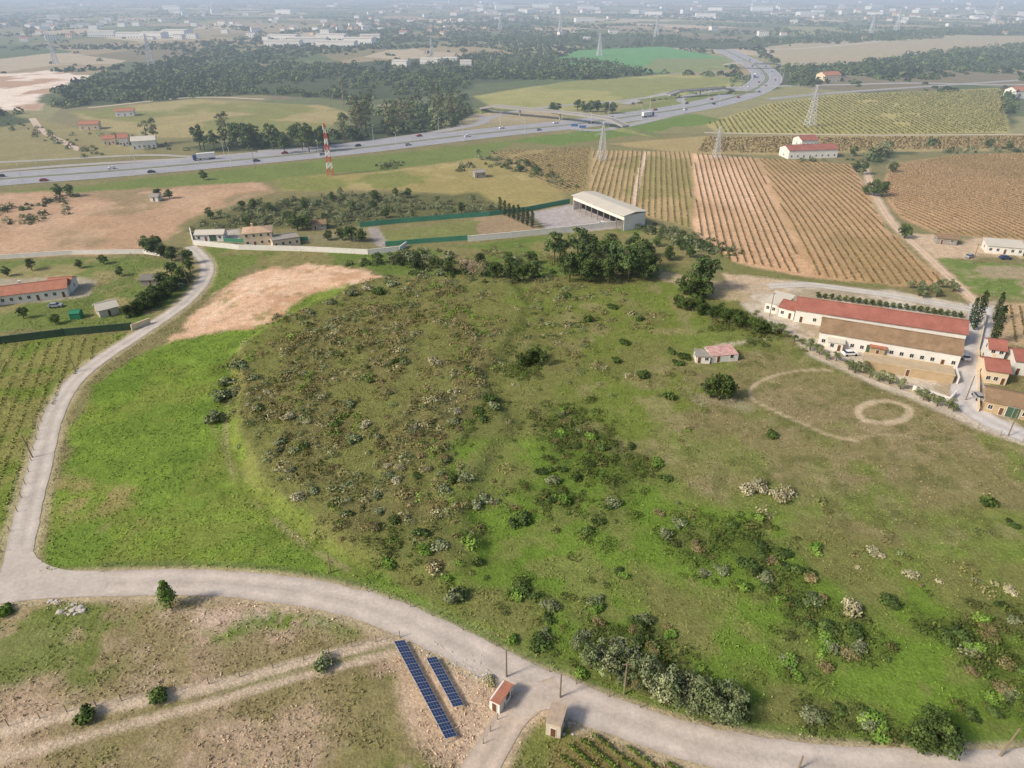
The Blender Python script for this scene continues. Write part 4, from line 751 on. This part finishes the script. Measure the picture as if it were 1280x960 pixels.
# bridge
M_par=mk("bridge_concrete",(150,146,140),noise=[(.2,.9,1.08)])
def bridge(pts,h,wd,label):
    p=spline(W(pts),12); r=bpy.data.objects.new("road_bridge",None); COL.objects.link(r); r.location=(p[0][0],p[0][1],0); r["label"]=label; r["category"]="bridge"
    mb=MB(); mp=MB(); ms=MB(); n=len(p); o=p[0]
    dd_=np.gradient(p,axis=0); dd_/=np.linalg.norm(dd_,axis=1)[:,None]; nr=np.c_[-dd_[:,1],dd_[:,0]]
    for i in range(n-1):
        a=p[i]-o;b_=p[i+1]-o; na=nr[i];nb_=nr[i+1]
        def zz(k_): t=k_/(n-1); e=min(t,1-t)/.1; return h*(.55+.45*min(1,e))
        z0,z1=zz(i),zz(i+1)
        def hx(m_,o0,o1,za,zb): m_.hexa([(*(a+na*o0),z0+za),(*(b_+nb_*o0),z1+za),(*(b_+nb_*o1),z1+za),(*(a+na*o1),z0+za),(*(a+na*o0),z0+zb),(*(b_+nb_*o0),z1+zb),(*(b_+nb_*o1),z1+zb),(*(a+na*o1),z0+zb)])
        hx(mb,-wd/2,wd/2,-.9,0); hx(mp,-wd/2-.05,-wd/2+.15,.003,.6); hx(mp,wd/2-.15,wd/2+.05,.003,.6); hx(ms,-wd/2+.5,wd/2-.5,.003,.02)
    link("deck",mb.mesh("deck",[M_par]),parent=r); link("parapet",mp.mesh("parapet",[M_par]),parent=r); link("carriageway",ms.mesh("carriageway",[mk("bridge_asphalt",(136,135,137))]),parent=r)
    mb=MB(); mb.cyl((0,0,-.2),(0,0,h*.55),.6,.6,8); mb.cyl((0,0,h*.55),(0,0,h-.85),.6,.8,8); pm=mb.mesh("pier",[M_par])
    for i in range(3,n-3,3): link("pier",pm,parent=r,loc=(p[i][0]-o[0],p[i][1]-o[1],0))
    for e in(0,-1):
        k_=0 if e==0 else n-1; d_=dd_[k_]*(-1 if e==0 else 1); n_=nr[k_]; c=p[k_]; mb=MB(); L2=34; zt=h*.55-.02
        def pt(u_,v_,z): q=c+d_*u_+n_*v_; return (q[0],q[1],z)
        w2=wd/2; mb.hexa([pt(-6,-w2-5,-.1),pt(L2,-w2-2,-.1),pt(L2,w2+2,-.1),pt(-6,w2+5,-.1),pt(-.2,-w2,zt-1.0),pt(L2-1,-w2,.1),pt(L2-1,w2,.1),pt(-.2,w2,zt-1.0)]); link("embankment",mb.mesh("embankment",[mk("embankment_grass",(112,118,70),noise=[(.2,.8,1.2)])]),kind="structure")
bridge([(603,140),(650,145),(700,150),(745,156),(782,163)],6.,7,"long thin concrete road bridge above the highway"); bridge([(835,123),(875,120),(915,117)],6,7,"short concrete road bridge above the highway"); bridge([(905,84),(940,86),(975,85)],6,8,"concrete overpass above the highway")
# vehicles
def car_mesh(col,nm):
    mb=MB(); pr=[(-2.1,.35),(-2.1,.85),(-1.7,.95),(-1.35,1.0),(1.0,1.0),(2.0,.85),(2.15,.6),(2.1,.35)]; w_=.88; n=len(pr)
    for i in range(n): a=pr[i];b=pr[(i+1)%n]; mb.face([(a[0],-w_,a[1]),(a[0],w_,a[1]),(b[0],w_,b[1]),(b[0],-w_,b[1])],0)
    mb.face([(q[0],-w_,q[1]) for q in pr][::-1],0); mb.face([(q[0],w_,q[1]) for q in pr],0)
    b0=[(-1.7,-.84,.96),(1.1,-.84,.99),(1.1,.84,.99),(-1.7,.84,.96)]; t0=[(-1.35,-.65,1.42),(.45,-.65,1.42),(.45,.65,1.42),(-1.35,.65,1.42)]; mb.hexa(b0+t0,1)
    mb.hexa([(-1.35,-.66,1.423),(.45,-.66,1.423),(.45,.66,1.423),(-1.35,.66,1.423),(-1.25,-.6,1.48),(.38,-.6,1.48),(.38,.6,1.48),(-1.25,.6,1.48)],0)
    for x_ in(-1.35,1.35):
        for y_ in(-.9,.72): mb.cyl((x_,y_,.33),(x_,y_+.18,.33),.33,.33,12,2)
    return mb.mesh(nm,[mk("car_paint_"+nm,col,rough=.3,spec=.5),M_gl,mk("tyre_rubber",(30,30,30))])
CM=[(car_mesh((225,225,225),"white"),"white"),(car_mesh((60,62,66),"dark_grey"),"dark grey"),(car_mesh((150,152,156),"silver"),"silver"),(car_mesh((150,40,34),"red"),"red"),(car_mesh((44,62,104),"blue"),"blue")]
def truck_mesh():
    mb=MB(); mb.box(-6.5,-1.25,1.1,3.6,1.25,3.9,0); mb.box(-6.5,-1.,.7,6.,1.,1.095,2); mb.hexa([(4,-1.2,.7),(6.2,-1.2,.7),(6.2,1.2,.7),(4,1.2,.7),(4,-1.15,3.2),(5.9,-1.15,3.2),(5.9,1.15,3.2),(4,1.15,3.2)],1); mb.box(6.03,-1,1.9,6.16,1,2.8,3)
    for x_ in(-5.5,-4.3,-3.1,2.2,5.1):
        for y_ in(-1.25,.95): mb.cyl((x_,y_,.5),(x_,y_+.3,.5),.5,.5,12,2)
    return mb.mesh("truck",[MC["signal_white"],mk("cab_blue",(60,84,130)),mk("tyre_rubber"),M_gl])
TRK_M=truck_mesh()
def on_hw(pl,t,off,rev,truck=False):
    i=t*(len(pl)-2); j=int(i); f=i-j; p=pl[j]*(1-f)+pl[j+1]*f; d=pl[j+1]-pl[j]; d=d/np.linalg.norm(d); nn=np.array([-d[1],d[0]]); p=p+nn*off; ang=math.atan2(d[1],d[0])+(math.pi if rev else 0)
    if truck: link("truck",TRK_M,label="white box lorry driving on the highway",cat="truck",group="trucks on the highway",loc=(p[0],p[1],.16),rz=ang)
    else: m_,n_=random.choice(CM); link("car",m_,label=n_+" car driving on the highway",cat="car",group="cars on the highway",loc=(p[0],p[1],.16),rz=ang)
for i in range(40):
    t=.06+.8*(i+random.random()*.7)/40; pl_,rv=(HWR,False) if i%2 else (HWL,True); on_hw(pl_,t,random.choice([-4.5,-.3,4]),rv,i%13==4)
def pcar(px,py,rz,k_,where): q=G(px,py); link("car",CM[k_][0],label=CM[k_][1]+" car parked "+where,cat="car",group="parked cars",loc=(q[0],q[1],.09),rz=rz)
pcar(754,281,.4,0,"in the warehouse yard"); pcar(1062,444,.1,0,"beside the farm building"); pcar(1110,452,.3,1,"beside the farm building"); pcar(1222,498,1.4,2,"by the farm drive"); pcar(1256,324,0,4,"on the dirt yard"); pcar(1212,322,.5,2,"on the dirt yard"); pcar(296,309,.1,1,"beside the house"); pcar(70,384,.2,2,"beside the bungalow"); pcar(1204,448,1.5,0,"on the farm drive")
mb=MB(); mb.cyl((0,0,0),(0,0,10),.14,.08,6); mb.cyl((0,0,9.9),(1.8,0,10.4),.07,.06,5); mb.box(1.5,-.15,10.3,2.4,.15,10.45); LMP=mb.mesh("street_lamp",[M_st])
for i in range(0,len(HW)-1,6):
    if i>130: break
    for pl_,s_ in((HWR,-8.2),(HWL,8.2)):
        d=pl_[i+1]-pl_[i]; d/=np.linalg.norm(d); q=pl_[i]+np.array([-d[1],d[0]])*s_; link("street_lamp",LMP,label="tall grey steel lamp beside the highway",cat="street lamp",group="street lamps along the highway",loc=(q[0],q[1],0),rz=math.atan2(d[1],d[0])+(math.pi/2 if s_<0 else -math.pi/2))
mb=MB(); mb.cyl((-2,0,0),(-2,0,4.6),.12,.12,6); mb.cyl((2,0,0),(2,0,4.6),.12,.12,6); fr=mb.mesh("sign_post",[M_st]); mb=MB(); mb.box(-2.4,-.14,2.8,2.4,.12,4.6); sb=mb.mesh("sign_board",[mk("sign_blue",(74,106,160),rough=.5)])
for px,py in[(718,163),(728,165)]:
    q=G(px,py); r=bpy.data.objects.new("road_sign",None); COL.objects.link(r); r.location=(q[0],q[1],0); r["label"]="blue direction sign on steel posts beside highway"; r["category"]="road sign"; r["group"]="direction signs by the highway"; link("post",fr,parent=r); link("board",sb,parent=r,loc=(0,-.3,0))
# ---------------- solar arrays
M_fr=mk("aluminium_frame",(196,198,200),rough=.4,metal=.3); M_pv=mk("solar_cell",(48,62,98),rough=.18,spec=.6)
def solar(a,b_,n,wd):
    A=Vector((*G(*a),0)); B=Vector((*G(*b_),0)); L_=(B-A).length; ang=math.atan2(B.y-A.y,B.x-A.x)
    r=bpy.data.objects.new("solar_array",None); COL.objects.link(r); r.location=A; r.rotation_euler=(0,0,ang); r["label"]="long tilted row of blue solar panels on metal legs"; r["category"]="solar array"; r["group"]="solar arrays on bare earth"
    w_=L_/n; mb=MB(); mb.box(0.02,0,0,w_-.02,wd,.04,0)
    for i in range(2):
        for j in range(4): mb.box(.05+i*(w_-.06)/2,.05+j*(wd-.06)/4,.041,.05+(i+1)*(w_-.06)/2-.04,.05+(j+1)*(wd-.06)/4-.04,.047,1)
    pm=mb.mesh("solar_panel",[M_fr,M_pv]); tl=math.radians(22)
    for i in range(n):
        o=link("solar_panel",pm,parent=r,loc=(i*w_,-wd/2,1.35)); o.rotation_euler=(-tl,0,0)
    m1=MB(); m1.cyl((0,0,-.1),(0,0,1.25),.06,.06,6); m2=m1.mesh("support_leg",[M_fr])
    for i in range(0,n+1,3): link("support_leg",m2,parent=r,loc=(min(L_-.1,i*w_+.1),-wd/2+.3,0)); link("support_leg",m2,parent=r,loc=(min(L_-.1,i*w_+.1),wd/2-.35,0),scl=(1,1,.5))
solar((500,806),(565,927),15,1.9); solar((540,827),(574,888),8,1.8)
mr=mk("pale_stone",(182,174,160),noise=[(2,.8,1.1)])
def rock():
    import bmesh as bmm
    b=bmm.new(); bmm.ops.create_icosphere(b,subdivisions=2,radius=1)
    sd_=random.random()*50
    for v in b.verts: 
        f=.6+.8*float(vn(np.array([v.co.x*1.7+sd_+v.co.z]),np.array([v.co.y*1.7-v.co.z]),9)[0]); v.co*=f; v.co.z*=.45
    m=bpy.data.meshes.new("rock"); b.to_mesh(m); b.free(); m.materials.append(mr); return m
RK=[rock() for _ in range(3)]
for cx_,cy_,sp_,n_,s_ in[(93,762,7,14,.5),(70,754,6,7,.35),(545,812,14,30,.17),(578,830,14,30,.18),(600,842,8,12,.2),(715,905,10,14,.2),(620,845,5,5,.25)]:
    for i in range(n_):
        q=G(cx_+random.gauss(0,sp_),cy_+random.gauss(0,sp_*.45)); link("rock",random.choice(RK),label="pale rubble stone lying on dry ground",cat="rock",group="loose rubble stones",loc=(q[0],q[1],.03),rz=random.random()*6,scl=s_*random.uniform(.5,1.5))
